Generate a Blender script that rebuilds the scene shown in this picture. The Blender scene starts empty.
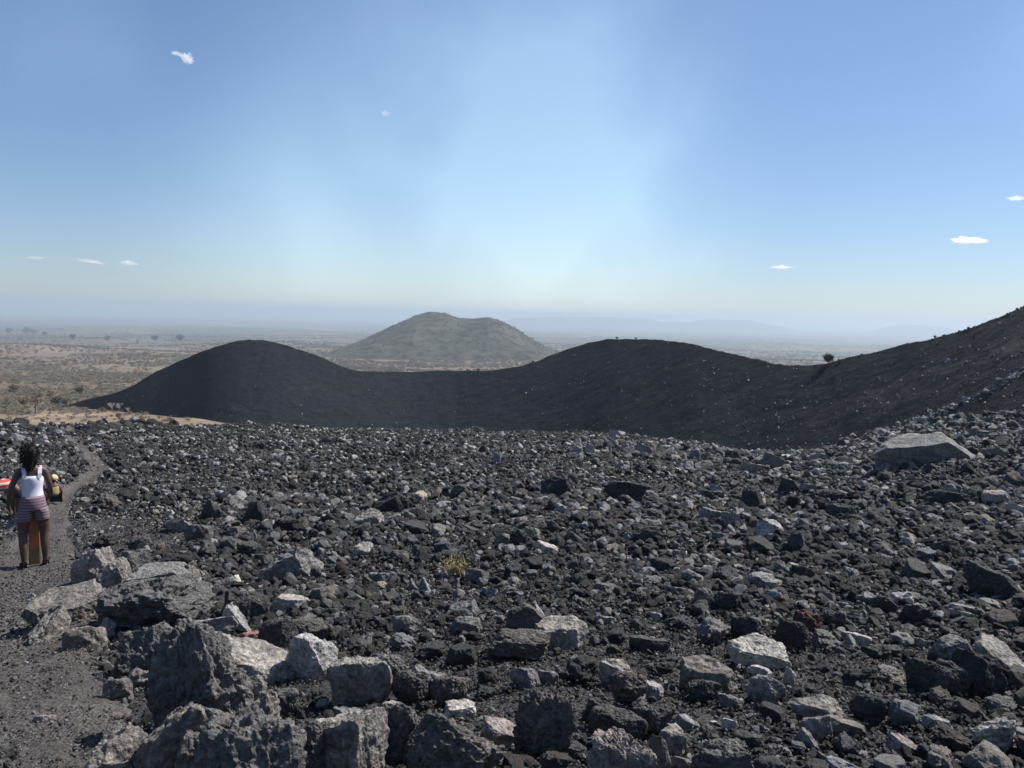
import bpy, bmesh, math, random
import numpy as np
from mathutils import Vector, Matrix, Euler

R = math.radians
random.seed(7); rng = np.random.default_rng(7)
scene = bpy.context.scene
COL = scene.collection

# ------------------------------------------------------------------ camera
W_, H_, F_ = 1024.0, 768.0, 804.0
PITCH, ROLL = 4.9, 1.28
cam_d = bpy.data.cameras.new('camera')
cam_d.sensor_width = 36; cam_d.lens = 36 * F_ / W_
cam_d.clip_start = 0.05; cam_d.clip_end = 400000
cam = bpy.data.objects.new('camera', cam_d); COL.objects.link(cam)
CM = Matrix.Rotation(R(90 - PITCH), 3, 'X') @ Matrix.Rotation(R(ROLL), 3, 'Z')
cam.matrix_world = CM.to_4x4()
scene.camera = cam

# ------------------------------------------------------------------ sky, sun, exposure
SUN_EL, SUN_AZ = 50.0, 61.0          # azimuth measured from the view direction (+Y) towards +X
SUN_STRENGTH, SKY_STRENGTH = 5.0, 0.070
HAZE_DENSITY = 2.5e-4
world = bpy.data.worlds.new('World'); scene.world = world; world.use_nodes = True
sun_d = bpy.data.lights.new('sun', 'SUN'); sun_d.energy = SUN_STRENGTH; sun_d.angle = R(0.5); sun_d.color = (1.0, 0.965, 0.92)
sun = bpy.data.objects.new('sun', sun_d); COL.objects.link(sun)
sv = Vector((math.sin(R(SUN_AZ)) * math.cos(R(SUN_EL)), math.cos(R(SUN_AZ)) * math.cos(R(SUN_EL)), math.sin(R(SUN_EL))))
sun.rotation_euler = sv.to_track_quat('Z', 'Y').to_euler()
scene.view_settings.view_transform = 'Standard'; scene.view_settings.look = 'None'
scene.view_settings.exposure = 0.60; scene.view_settings.gamma = 1.0
scene.view_settings.use_curve_mapping = False
scene.cycles.use_denoising = True
scene.cycles.max_bounces = 8; scene.cycles.diffuse_bounces = 2; scene.cycles.glossy_bounces = 2
scene.cycles.volume_bounces = 6; scene.cycles.transparent_max_bounces = 8

class NT:
    """small helper round a node tree"""
    def __init__(s, t): s.t = t; s.n = t.nodes; s.l = t.links
    def new(s, typ, **kw):
        n = s.n.new(typ)
        for k, v in kw.items():
            if k in ('op',): n.operation = v
            elif hasattr(n, k): setattr(n, k, v)
        return n
    def set(s, n, **kw):
        for k, v in kw.items(): n.inputs[k].default_value = v
    def link(s, a, b): s.l.new(a, b)
    def math(s, op, a, b=None, clamp=False):
        n = s.n.new('ShaderNodeMath'); n.operation = op; n.use_clamp = clamp
        for i, v in enumerate((a, b)):
            if v is None: continue
            if isinstance(v, (int, float)): n.inputs[i].default_value = v
            else: s.l.new(v, n.inputs[i])
        return n.outputs[0]
    def noise(s, vec, scale, detail=4, rough=0.55, dist=0.0):
        n = s.n.new('ShaderNodeTexNoise'); n.inputs['Scale'].default_value = scale; n.inputs['Detail'].default_value = detail
        n.inputs['Roughness'].default_value = rough; n.inputs['Distortion'].default_value = dist
        if vec is not None: s.l.new(vec, n.inputs['Vector'])
        return n.outputs['Fac']
    def ramp(s, fac, stops):
        n = s.n.new('ShaderNodeValToRGB'); e = n.color_ramp.elements
        while len(e) < len(stops): e.new(0.5)
        for i, (p, c) in enumerate(stops):
            e[i].position = p
            e[i].color = (c, c, c, 1) if isinstance(c, (int, float)) else (*c, 1)
        s.l.new(fac, n.inputs[0]); return n.outputs[0]
    def mix(s, fac, a, b, blend='MIX'):
        n = s.n.new('ShaderNodeMix'); n.data_type = 'RGBA'; n.blend_type = blend
        for sock, v in ((n.inputs[0], fac), (n.inputs[6], a), (n.inputs[7], b)):
            if isinstance(v, (int, float)): sock.default_value = v
            elif isinstance(v, tuple): sock.default_value = (*v, 1)
            else: s.l.new(v, sock)
        return n.outputs[2]

# world: Nishita sky with a soft veil of drifting smoke fixed to compass directions
nt = NT(world.node_tree); nt.n.clear()
skyn = nt.new('ShaderNodeTexSky', sky_type='NISHITA'); skyn.sun_disc = False
skyn.sun_elevation = R(SUN_EL); skyn.sun_rotation = R(SUN_AZ); skyn.altitude = 400; skyn.air_density = 1.0; skyn.dust_density = 0.4; skyn.ozone_density = 3.0
tc = nt.new('ShaderNodeTexCoord'); gdir = tc.outputs['Generated']
def dir_mask(az, el, inner, outer, warp=0.10, scale=5.0):
    d = (math.sin(R(az)) * math.cos(R(el)), math.cos(R(az)) * math.cos(R(el)), math.sin(R(el)))
    nz = nt.n.new('ShaderNodeTexNoise'); nz.inputs['Scale'].default_value = scale; nz.inputs['Detail'].default_value = 3
    nt.link(gdir, nz.inputs['Vector'])
    off = nt.new('ShaderNodeVectorMath', op='SUBTRACT'); nt.link(nz.outputs['Color'], off.inputs[0]); off.inputs[1].default_value = (.5, .5, .5)
    sc = nt.new('ShaderNodeVectorMath', op='SCALE'); nt.link(off.outputs[0], sc.inputs[0]); sc.inputs['Scale'].default_value = warp
    ad = nt.new('ShaderNodeVectorMath', op='ADD'); nt.link(gdir, ad.inputs[0]); nt.link(sc.outputs[0], ad.inputs[1])
    ds = nt.new('ShaderNodeVectorMath', op='DISTANCE'); nt.link(ad.outputs[0], ds.inputs[0]); ds.inputs[1].default_value = d
    mr = nt.new('ShaderNodeMapRange'); mr.interpolation_type = 'SMOOTHERSTEP'
    nt.link(ds.outputs['Value'], mr.inputs[0]); mr.inputs[1].default_value = outer; mr.inputs[2].default_value = inner
    mr.inputs[3].default_value = 0; mr.inputs[4].default_value = 1
    return mr.outputs[0]
veil = nt.noise(gdir, 3.0, 4, .5, 0.4)
veil = nt.ramp(veil, [(0.22, 0.0), (0.78, 1.0)])
m1 = nt.math('MULTIPLY', dir_mask(2.0, 11.5, 0.0, 0.27, .20, 8.0), 1.05)
m2 = nt.math('MULTIPLY', dir_mask(-4, 12, 0.0, 0.46, .16, 6.0), 0.34)
m3 = nt.math('MULTIPLY', dir_mask(34, 17, 0.0, 0.13, .10, 5.0), 0.30)
m4 = nt.math('MULTIPLY', dir_mask(-29, 17, 0.0, 0.13, .20, 6.0), 0.28)
m5 = nt.math('MULTIPLY', dir_mask(2, 24, 0.0, 0.46, .16, 5.0), 0.34)
m6 = nt.math('MULTIPLY', dir_mask(-4, 0, 0.10, 0.46, .06, 3.0), 0.75)
ms = nt.math('ADD', nt.math('ADD', m5, m6), nt.math('ADD', nt.math('ADD', m1, m2), nt.math('ADD', m3, m4)))
vf = nt.math('MULTIPLY', ms, nt.math('ADD', nt.math('MULTIPLY', veil, 0.75), 0.32), clamp=True)
SKY_COL = skyn.outputs[0]
# smoke thins out to a brighter, slightly green-white sky
bright = nt.mix(1.0, SKY_COL, (1.80, 1.68, 1.42), 'MULTIPLY')
pale = nt.mix(0.25, bright, (6.2, 7.2, 8.0))
skyc = nt.mix(vf, SKY_COL, pale)
gm = nt.new('ShaderNodeGamma'); nt.link(skyc, gm.inputs[0]); gm.inputs[1].default_value = .86
skyc = nt.mix(1.0, gm.outputs[0], (1.07, 1.21, 1.42), 'MULTIPLY')
bg = nt.new('ShaderNodeBackground'); bg.inputs['Strength'].default_value = SKY_STRENGTH
nt.link(skyc, bg.inputs[0])
wo = nt.new('ShaderNodeOutputWorld'); nt.link(bg.outputs[0], wo.inputs[0])

# ------------------------------------------------------------------ numpy noise
def _hash(ix, iy, iz, seed):
    h = (ix.astype(np.int64) * 374761393 + iy.astype(np.int64) * 668265263 + iz.astype(np.int64) * 2147483647 + seed * 974634777) & 0xFFFFFFFF
    h = ((h ^ (h >> 13)) * 1274126177) & 0xFFFFFFFF
    h = ((h ^ (h >> 16)) * 2246822519) & 0xFFFFFFFF
    return ((h ^ (h >> 15)) & 0xFFFFFF) / float(0xFFFFFF) * 2 - 1
def vnoise(p, seed=0):
    i = np.floor(p); f = p - i; f = f * f * f * (f * (f * 6 - 15) + 10); i = i.astype(np.int64)
    out = np.zeros(len(p))
    for dx in (0, 1):
        wx = f[:, 0] if dx else 1 - f[:, 0]
        for dy in (0, 1):
            wy = f[:, 1] if dy else 1 - f[:, 1]
            for dz in (0, 1):
                wz = f[:, 2] if dz else 1 - f[:, 2]
                out += wx * wy * wz * _hash(i[:, 0] + dx, i[:, 1] + dy, i[:, 2] + dz, seed)
    return out
def fbm(p, octv=3, seed=0, lac=2.03, gain=.5):
    s = np.zeros(len(p)); a = 1.0; q = p.copy()
    for k in range(octv):
        s += a * vnoise(q, seed + k * 17); q = q * lac + 13.7; a *= gain
    return s
def billow(p, octv=3, seed=0, gain=.5):
    s = np.zeros(len(p)); a = 1.0; q = p.copy()
    for k in range(octv):
        s += a * (np.abs(vnoise(q, seed + k * 17)) * 2 - .6); q = q * 2.07 + 7.3; a *= gain
    return s
def n2(x, y, sc, octv=3, seed=0):
    x = np.asarray(x, float); sh = x.shape
    p = np.stack([np.ravel(x) / sc, np.ravel(np.asarray(y, float)) / sc, np.full(x.size, seed * 3.17)], 1)
    return fbm(p, octv, seed).reshape(sh)

# ------------------------------------------------------------------ terrain functions (eye at 0,0,0)
CMn = np.array(CM)
def ray(px, py):
    v = np.array([(px - W_ / 2) / F_, -(py - H_ / 2) / F_, -1.0]); d = CMn @ v
    return d / np.linalg.norm(d)
def az_of(px, py=330.0):
    d = ray(px, py); return math.atan2(d[0], d[1])
def tan_of(px, py):          # tangent of the elevation of that direction
    d = ray(px, py); return d[2] / math.hypot(d[0], d[1])

EDGE = [(-500, 418, 70), (0, 423, 76), (75, 429, 82), (190, 427, 100), (300, 430, 112), (400, 432, 118), (500, 434, 112), (560, 433, 104), (620, 437, 88),
        (700, 448, 74), (760, 453, 68), (800, 455, 64), (850, 446, 60), (880, 440, 57), (930, 431, 54), (1000, 418, 50), (1024, 413, 49), (1300, 372, 45)]
E_AZ = np.array([az_of(p, y) for p, y, r in EDGE]); E_R = np.array([r for *_, r in EDGE], float)
E_Z = np.array([tan_of(p, y) * r for p, y, r in EDGE])
def Re(az): return np.interp(az, E_AZ, E_R)
def base_rubble(x, y):
    r = np.hypot(x, y); az = np.arctan2(x, y)
    re = Re(az); ze = np.interp(az, E_AZ, E_Z)
    s1 = np.interp(az, [az_of(0), az_of(500), az_of(1024)], [.172, .155, .118])
    zk = -1.6 - s1 * 11
    near = -1.6 - s1 * r
    t = (r - 11) / (re - 11)
    mid = zk + (ze - zk) * t
    z = np.where(r < 11, near, mid)
    z = np.where(r > re, ze - .30 * (r - re), z)
    # smooth the kink at 11 m
    return z
def Hr(x, y):
    x = np.asarray(x, float); y = np.asarray(y, float)
    r = np.hypot(x, y)
    z = base_rubble(x, y)
    a = np.clip(r / 14, .25, 1)
    fade = np.clip((r - 1.5) / 3, 0, 1)
    pd = path_d(x, y)
    rim = np.clip(r / Re(np.arctan2(x, y)) * 5 - 4, 0, 1) * (r > 30)
    rough = 1 - .8 * np.clip(1.25 - pd, 0, 1)
    z = z + fade * rough * (.34 * a * n2(x, y, 5.5, 3, 3) + .10 * a * n2(x, y, 1.1, 3, 5)) + rough * rim * .45 * n2(x, y, 7.0, 3, 9)
    z = z - .10 * np.clip(1.3 - pd, 0, 1) * np.clip(r / 10, .3, 1)
    return z
PATH_PX = [(-20, 1100, 260), (0, 900, 230), (8, 768, 205), (8, 720, 190), (8, 680, 176), (12, 640, 160), (16, 605, 140), (22, 575, 100), (30, 552, 72), (42, 528, 44), (56, 508, 26),
           (67, 495, 18), (80, 484, 20), (93, 475, 22), (100, 467, 18), (93, 458, 15), (82, 448, 13), (72, 439, 12), (67, 431, 10), (72, 425, 9)]
def hit_base(px, py, fn=base_rubble):
    d = ray(px, py); rr = np.concatenate([np.linspace(1.0, 30, 1500), np.linspace(30, 140, 1500)])
    hh = math.hypot(d[0], d[1]); X = d[0] / hh * rr; Y = d[1] / hh * rr; Z = d[2] / hh * rr
    g = fn(X, Y); k = np.argmax(Z < g)
    if not (Z < g).any(): k = np.argmin(Z - g)
    return X[k], Y[k], rr[k]
_pp = []
for px, py, w in PATH_PX:
    X, Y, rr = hit_base(px, py); _pp.append((X, Y, w * rr / F_ / 2 * .95))
_pp = np.array(_pp)
tt = np.linspace(0, len(_pp) - 1, 260)
PATH = np.stack([np.interp(tt, np.arange(len(_pp)), _pp[:, k]) for k in range(3)], 1)
for _ in range(6): PATH[1:-1] = (PATH[:-2] + PATH[1:-1] * 2 + PATH[2:]) / 4
def path_d(x, y):
    """distance to the path's centre line in half widths"""
    x = np.asarray(x, float); y = np.asarray(y, float); sh = x.shape; X = x.ravel(); Y = y.ravel()
    out = np.full(X.size, 9.0)
    cand = np.where((X < 3) & (np.hypot(X, Y) < 100))[0]
    for i in range(0, len(cand), 20000):
        c = cand[i:i + 20000]
        d = np.hypot(X[c, None] - PATH[None, :, 0], Y[c, None] - PATH[None, :, 1]) / PATH[None, :, 2]
        out[c] = d.min(1)
    return out.reshape(sh)
def hit(px, py): return hit_base(px, py, Hr)

# plain far below
PR = np.array([0, 90, 150, 200, 300, 600, 1200, 2500, 5000, 12000, 60000, 200000.])
PZ = np.array([-19, -19, -19.6, -22.8, -28.5, -43, -64, -88, -108, -128, -150, -160.])
def Hp(x, y):
    x = np.asarray(x, float); y = np.asarray(y, float)
    r = np.hypot(x, y); az = np.arctan2(x, y)
    z = np.interp(r, PR, PZ)
    k = np.clip((az - az_of(235)) / (az_of(310) - az_of(235)), 0, 1)
    z = z - 34 * k * np.clip((420 - r) / 120, 0, 1)
    back = np.clip((np.abs(az) - 1.2) / .3, 0, 1)
    z = z - 30 * back * np.clip((420 - r) / 120, 0, 1)
    amp = np.clip(r / 400, 0, 4)
    z = z + amp * 1.6 * n2(x, y, 260, 2, 11) * (r > 160)
    # low rise at the far left
    bx, by = math.sin(az_of(-40)) * 1050, math.cos(az_of(-40)) * 1050
    z = z + 17 * np.exp(-(((x - bx) / 230) ** 2 + ((y - by) / 300) ** 2))
    return z
HILL = [(318, 356), (340, 348), (360, 341), (380, 332), (400, 322), (415, 315), (430, 311.5), (445, 313), (460, 318.5), (474, 319), (488, 317), (500, 320.5), (515, 328), (530, 337), (545, 346), (565, 356), (590, 362)]
HR0 = 1150.0
h_az = np.array([az_of(p, y) for p, y in HILL]); h_z = np.array([tan_of(p, y) * HR0 for p, y in HILL])

# ------------------------------------------------------------------ mesh helpers
def mesh_obj(name, verts, faces, mat, parent=None, smooth=False):
    me = bpy.data.meshes.new(name)
    verts = np.asarray(verts, dtype=np.float32)
    me.vertices.add(len(verts)); me.vertices.foreach_set('co', verts.ravel())
    if isinstance(faces, np.ndarray):
        nf, k = faces.shape
        me.loops.add(nf * k); me.loops.foreach_set('vertex_index', faces.astype(np.int32).ravel())
        me.polygons.add(nf); me.polygons.foreach_set('loop_start', np.arange(0, nf * k, k, dtype=np.int32))
        me.polygons.foreach_set('loop_total', np.full(nf, k, dtype=np.int32))
    else:
        me.clear_geometry(); me.from_pydata([tuple(map(float, v)) for v in verts], [], faces)
    me.update(calc_edges=True); me.validate()
    me.polygons.foreach_set('use_smooth', np.full(len(me.polygons), smooth, dtype=bool))
    if mat is not None: me.materials.append(mat)
    o = bpy.data.objects.new(name, me); COL.objects.link(o)
    if parent is not None: o.parent = parent
    return o
def grid_faces(nr, nc, wrap=False):
    i = np.arange(nr - 1)[:, None]; j = np.arange(nc - (0 if wrap else 1))[None, :]
    j2 = (j + 1) % nc
    a = i * nc + j; b = i * nc + j2; c = (i + 1) * nc + j2; d = (i + 1) * nc + j
    return np.stack([a, d, c, b], -1).reshape(-1, 4)
def tag(o, label=None, cat=None, group=None, kind=None):
    if label: o['label'] = label
    if cat: o['category'] = cat
    if group: o['group'] = group
    if kind: o['kind'] = kind
    return o
def empty(name, loc, rz=0):
    o = bpy.data.objects.new(name, None); COL.objects.link(o); o.location = loc; o.rotation_euler = (0, 0, rz); return o

# ------------------------------------------------------------------ materials
def new_mat(name):
    m = bpy.data.materials.new(name); m.use_nodes = True; t = NT(m.node_tree); t.n.clear()
    out = t.new('ShaderNodeOutputMaterial'); b = t.new('ShaderNodeBsdfPrincipled'); t.link(b.outputs[0], out.inputs[0])
    b.inputs['Specular IOR Level'].default_value = 0.25; b.inputs['Roughness'].default_value = .9
    return m, t, b
def bump(t, b, h, strength, dist):
    n = t.new('ShaderNodeBump'); n.inputs['Strength'].default_value = strength; n.inputs['Distance'].default_value = dist
    t.link(h, n.inputs['Height']); t.link(n.outputs[0], b.inputs['Normal'])
def simple_mat(name, col, rough=.8, var=.25, scale=20, spec=.25):
    m, t, b = new_mat(name); c = t.new('ShaderNodeTexCoord')
    f = t.noise(c.outputs['Object'], scale, 4)
    lo = tuple(x * (1 - var) for x in col); hi = tuple(min(1, x * (1 + var)) for x in col)
    t.link(t.ramp(f, [(.3, lo), (.7, hi)]), b.inputs['Base Color']); b.inputs['Roughness'].default_value = rough
    b.inputs['Specular IOR Level'].default_value = spec
    return m
def rock_mat(name, instanced=False, pits=.5, uscale=1.0):
    m, t, b = new_mat(name); c = t.new('ShaderNodeTexCoord'); P = c.outputs['Object']
    if instanced:
        at = t.new('ShaderNodeAttribute', attribute_type='INSTANCER', attribute_name='tint'); col = at.outputs['Color']
    else:
        oi = t.new('ShaderNodeObjectInfo'); col = oi.outputs['Color']
        ad = t.new('ShaderNodeVectorMath', op='ADD'); t.link(P, ad.inputs[0])
        rv = t.math('MULTIPLY', oi.outputs['Random'], 37.0); t.link(rv, ad.inputs[1]); P = ad.outputs[0]
    big = t.noise(P, 3.5 * uscale, 5, .6); fine = t.noise(P, 28 * uscale, 6, .68)
    mott = t.noise(P, 9 * uscale, 5, .65, .6)
    c1 = t.mix(t.ramp(big, [(.33, 0.0), (.68, 1.0)]), t.mix(1.0, col, (.72, .70, .69), 'MULTIPLY'), t.mix(1.0, col, (1.25, 1.22, 1.16), 'MULTIPLY'))
    c2 = t.mix(1.0, c1, t.ramp(fine, [(.28, .36), (.5, .92), (.72, 1.75)]), 'MULTIPLY')
    brown = t.mix(t.math('MULTIPLY', t.ramp(mott, [(.52, 0.0), (.64, 1.0)]), .35), c2, t.mix(1.0, c2, (1.3, 1.14, 1.0), 'MULTIPLY'))
    # pale dust caught in the hollows and dark weathering crust
    dark = t.mix(t.math('MULTIPLY', t.ramp(mott, [(.36, 1.0), (.44, 0.0)]), .55), brown, (.030, .029, .030))
    t.link(dark, b.inputs['Base Color'])
    vo = t.new('ShaderNodeTexVoronoi'); vo.inputs['Scale'].default_value = 42 * uscale; t.link(P, vo.inputs['Vector'])
    hh = t.math('ADD', t.math('MULTIPLY', fine, 1.0), t.math('MULTIPLY', t.math('MINIMUM', vo.outputs['Distance'], .45), pits))
    hh = t.math('ADD', hh, t.math('MULTIPLY', mott, 1.2))
    bump(t, b, hh, .9, .028 / uscale)
    b.inputs['Roughness'].default_value = .88; b.inputs['Specular IOR Level'].default_value = .3
    return m
M_ROCK = rock_mat('lava_rock', False, .35)
M_SCORIA = rock_mat('scoria_rock', False, 1.3)
M_RUB = rock_mat('rubble_rock', True, .6, .55)

m, t, b = new_mat('gravel_ground'); c = t.new('ShaderNodeTexCoord'); P = c.outputs['Object']
f1 = t.noise(P, 3, 6, .65); f2 = t.noise(P, 30, 5, .7); vo = t.new('ShaderNodeTexVoronoi'); vo.inputs['Scale'].default_value = 22; t.link(P, vo.inputs['Vector'])
base = t.ramp(f1, [(.3, (.030, .029, .030)), (.7, (.060, .056, .054))])
t.link(t.mix(1.0, base, t.ramp(f2, [(.3, .5), (.7, 1.7)]), 'MULTIPLY'), b.inputs['Base Color'])
bump(t, b, t.math('ADD', f2, vo.outputs['Distance']), .9, .03); M_GROUND = m

m, t, b = new_mat('dusty_path'); c = t.new('ShaderNodeTexCoord'); P = c.outputs['Object']
f1 = t.noise(P, 1.3, 6, .6); f2 = t.noise(P, 38, 6, .75); f3 = t.noise(P, 9, 5, .7)
vo = t.new('ShaderNodeTexVoronoi'); vo.inputs['Scale'].default_value = 34; t.link(P, vo.inputs['Vector'])
base = t.ramp(f1, [(.3, (.066, .059, .053)), (.7, (.112, .099, .089))])
cc = t.mix(1.0, base, t.ramp(f2, [(.28, .45), (.5, 1.0), (.72, 1.7)]), 'MULTIPLY')
cc = t.mix(t.ramp(f3, [(.58, 0.0), (.68, .6)]), cc, (.05, .042, .040))
t.link(cc, b.inputs['Base Color'])
bump(t, b, t.math('ADD', t.math('MULTIPLY', f3, 2.0), t.math('ADD', f2, vo.outputs['Distance'])), .9, .03); M_PATH = m

m, t, b = new_mat('black_cinder'); c = t.new('ShaderNodeTexCoord'); P = c.outputs['Object']
f1 = t.noise(P, .035, 6, .6, .3); f2 = t.noise(P, .9, 6, .75); f3 = t.noise(P, .25, 5, .6, .8)
at = t.new('ShaderNodeAttribute', attribute_name='scree')
base = t.ramp(f1, [(.3, (.0125, .0145, .0175)), (.55, (.0155, .0175, .0205)), (.75, (.021, .022, .024))])
base = t.mix(at.outputs['Fac'], base, (.046, .043, .043))
cc = t.mix(1.0, base, t.ramp(f2, [(.3, .55), (.7, 1.5)]), 'MULTIPLY')
cc = t.mix(t.ramp(f3, [(.62, 0.0), (.74, .25)]), cc, (.022, .023, .022))
t.link(cc, b.inputs['Base Color']); b.inputs['Roughness'].default_value = 1.0; b.inputs['Specular IOR Level'].default_value = .05
bump(t, b, t.math('ADD', f2, t.math('MULTIPLY', f3, 2.0)), .6, .35); M_CINDER = m

m, t, b = new_mat('scrub_plain'); c = t.new('ShaderNodeTexCoord'); P = c.outputs['Object']
f1 = t.noise(P, .0035, 7, .6, .6); f2 = t.noise(P, .03, 6, .7); f3 = t.noise(P, .4, 5, .7); f4 = t.noise(P, .0012, 6, .62, 1.0)
at = t.new('ShaderNodeAttribute', attribute_name='sand'); fr = t.new('ShaderNodeAttribute', attribute_name='far')
base = t.ramp(f1, [(.30, (.085, .075, .040)), (.45, (.135, .105, .075)), (.6, (.165, .134, .102)), (.75, (.13, .115, .065))])
base = t.mix(1.0, base, t.ramp(f2, [(.3, .6), (.7, 1.4)]), 'MULTIPLY')
farc = t.ramp(f4, [(.35, (.050, .058, .036)), (.52, (.085, .085, .05)), (.62, (.16, .135, .085)), (.7, (.06, .068, .04))])
base = t.mix(fr.outputs['Fac'], base, farc)
sandc = t.ramp(t.noise(P, .12, 5, .7), [(.38, (.17, .14, .11)), (.5, (.22, .165, .12)), (.58, (.34, .23, .145)), (.68, (.22, .175, .135))])
cc = t.mix(at.outputs['Fac'], base, sandc)
cc = t.mix(1.0, cc, t.ramp(f3, [(.3, .75), (.7, 1.25)]), 'MULTIPLY')
t.link(cc, b.inputs['Base Color']); b.inputs['Roughness'].default_value = 1; b.inputs['Specular IOR Level'].default_value = .05
M_PLAIN = m

m, t, b = new_mat('dry_hill'); c = t.new('ShaderNodeTexCoord'); P = c.outputs['Object']
f1 = t.noise(P, .010, 6, .62, .6); f2 = t.noise(P, .07, 5, .75)
base = t.ramp(f1, [(.32, (.036, .042, .030)), (.5, (.058, .058, .040)), (.70, (.092, .082, .060))])
cc = t.mix(1.0, base, t.ramp(f2, [(.38, .28), (.52, 1.05), (.7, 1.4)]), 'MULTIPLY')
t.link(cc, b.inputs['Base Color']); b.inputs['Roughness'].default_value = 1; b.inputs['Specular IOR Level'].default_value = .05
M_HILL = m

# ------------------------------------------------------------------ GROUND near (rubble bed)
az_d = np.linspace(R(-44), R(44), 620); az_c = np.linspace(R(44), R(316), 60)[1:-1]
azs = np.concatenate([az_d, az_c])
rs = np.concatenate([[0.3, .8, 1.4], np.geomspace(1.9, 150, 420)])
RR, AA = np.meshgrid(rs, azs, indexing='ij'); AAw = np.where(AA > math.pi, AA - 2 * math.pi, AA)
X = RR * np.sin(AAw); Y = RR * np.cos(AAw)
lim = np.maximum(Re(AAw) + 26, 30); Rl = np.minimum(RR, lim)
X = Rl * np.sin(AAw); Y = Rl * np.cos(AAw)
Z = Hr(X, Y) - .02
fine_n = n2(X, Y, .16, 2, 8) * .025 * (RR < 25) * np.clip(RR / 3, 0, 1)
Z = Z + fine_n
g = mesh_obj('rubble_ground', np.stack([X, Y, Z], -1).reshape(-1, 3), grid_faces(len(rs), len(azs), True), M_GROUND, smooth=True)
tag(g, kind='structure')

# path ribbon
nn = 700; tt = np.linspace(0, len(PATH) - 1, nn); PP = np.stack([np.interp(tt, np.arange(len(PATH)), PATH[:, k]) for k in range(3)], 1)
tg = np.gradient(PP[:, :2], axis=0); tg /= np.linalg.norm(tg, axis=1)[:, None]; nrm = np.stack([tg[:, 1], -tg[:, 0]], 1)
us = np.linspace(-1, 1, 61); wob = 1 + .16 * n2(PP[:, 0], PP[:, 1], .8, 3, 21)
X = PP[:, 0, None] + nrm[:, 0, None] * us * (PP[:, 2] * wob)[:, None]; Y = PP[:, 1, None] + nrm[:, 1, None] * us * (PP[:, 2] * wob)[:, None]
Z = Hr(X, Y) + .045 - .16 * np.clip(np.abs(us) - .72, 0, 1)[None, :] ** 1.2 * 2 + .022 * n2(X, Y, .28, 3, 23) + .012 * n2(X, Y, .07, 2, 24)
tag(mesh_obj('path', np.stack([X, Y, Z], -1).reshape(-1, 3), grid_faces(nn, 61), M_PATH, smooth=True), kind='structure')

# plain to the horizon
azs = np.concatenate([np.linspace(R(-44), R(44), 360), np.linspace(R(44), R(316), 70)[1:-1]])
rs = np.concatenate([[5], np.geomspace(70, 160000, 230)])
RR, AA = np.meshgrid(rs, azs, indexing='ij'); AA = np.where(AA > math.pi, AA - 2 * math.pi, AA)
X = RR * np.sin(AA); Y = RR * np.cos(AA); Z = Hp(X, Y)
pl = mesh_obj('plain_ground', np.stack([X, Y, Z], -1).reshape(-1, 3), grid_faces(len(rs), len(azs), True), M_PLAIN, smooth=True); tag(pl, kind='structure')
r_ = RR.ravel(); a_ = AA.ravel()
sand = .85 * np.clip((212 - r_) / 30 + .5 * n2(X, Y, 22, 3, 31).ravel(), 0, 1) * np.clip((az_of(300) - a_) / .05, 0, 1)
pl.data.attributes.new('sand', 'FLOAT', 'POINT').data.foreach_set('value', sand.astype(np.float32))
far = np.clip((r_ - 1300) / 1500 + .35 * n2(X, Y, 500, 3, 33).ravel(), 0, 1)
pl.data.attributes.new('far', 'FLOAT', 'POINT').data.foreach_set('value', far.astype(np.float32))

# ------------------------------------------------------------------ black cinder ridge
# x, crest y, toe y, toe distance
RID = [(62, 407, 407, 222), (75, 403, 407.5, 213), (90, 398.5, 409, 205), (115, 393.5, 411.5, 193), (133, 386, 413.5, 183), (150, 375, 415, 176), (175, 363, 417, 168), (190, 356, 420, 158), (215, 347, 428, 144),
       (235, 341.5, 431, 140), (252, 339, 433, 138), (270, 341, 434, 136), (290, 346, 436, 135), (320, 357, 438, 135), (340, 366, 440, 135), (358, 371.5, 441, 135), (400, 371.8, 443, 135),
       (450, 370.5, 444, 133), (490, 370.8, 444, 128), (520, 366.5, 444, 124), (545, 358, 444, 120), (560, 352, 444, 117), (585, 343.5, 445, 112), (610, 338.5, 446, 105), (650, 339, 452, 98),
       (690, 343.5, 458, 90), (720, 350, 461, 86), (755, 360, 464, 82), (785, 366.5, 467, 78), (810, 366.5, 468, 76), (830, 364, 465, 74), (860, 355, 458, 72), (900, 346, 450, 69), (935, 339, 443, 66),
       (955, 334, 440, 65), (970, 329.5, 438, 64), (1000, 317, 432, 62), (1024, 306, 426, 61), (1150, 262, 405, 58), (1300, 215, 385, 56), (1500, 170, 370, 55)]
rid_px = np.array([p for p, *_ in RID], float)
cols = np.arange(62, 1400, 1.6)
yc = np.interp(cols, rid_px, [q[1] for q in RID]); yt = np.interp(cols, rid_px, [q[2] for q in RID]); Rt = np.interp(cols, rid_px, [q[3] for q in RID])
k5 = np.ones(7) / 7
def smooth1(a): return np.convolve(np.pad(a, 3, mode='edge'), k5, 'valid')
yc = smooth1(smooth1(yc))
for _ in range(25): Rt = smooth1(Rt); yt = smooth1(yt)
azr = np.array([az_of(p, y) for p, y in zip(cols, yc)]); tc_ = np.array([tan_of(p, y) for p, y in zip(cols, yc)]); tt_ = np.array([tan_of(p, y) for p, y in zip(cols, yt)])
SL = .42
Rc = Rt * (-tt_ + SL) / (-tc_ + SL)
Rc = smooth1(smooth1(smooth1(Rc))); zc = tc_ * Rc; zt = tt_ * Rt
blt = np.clip((270 - cols) / 90, 0, 1) ** 2 * (3 - 2 * np.clip((270 - cols) / 90, 0, 1)); zt = zt * (1 - blt) + blt * (np.interp(Rt, PR, PZ) - .4)
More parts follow.
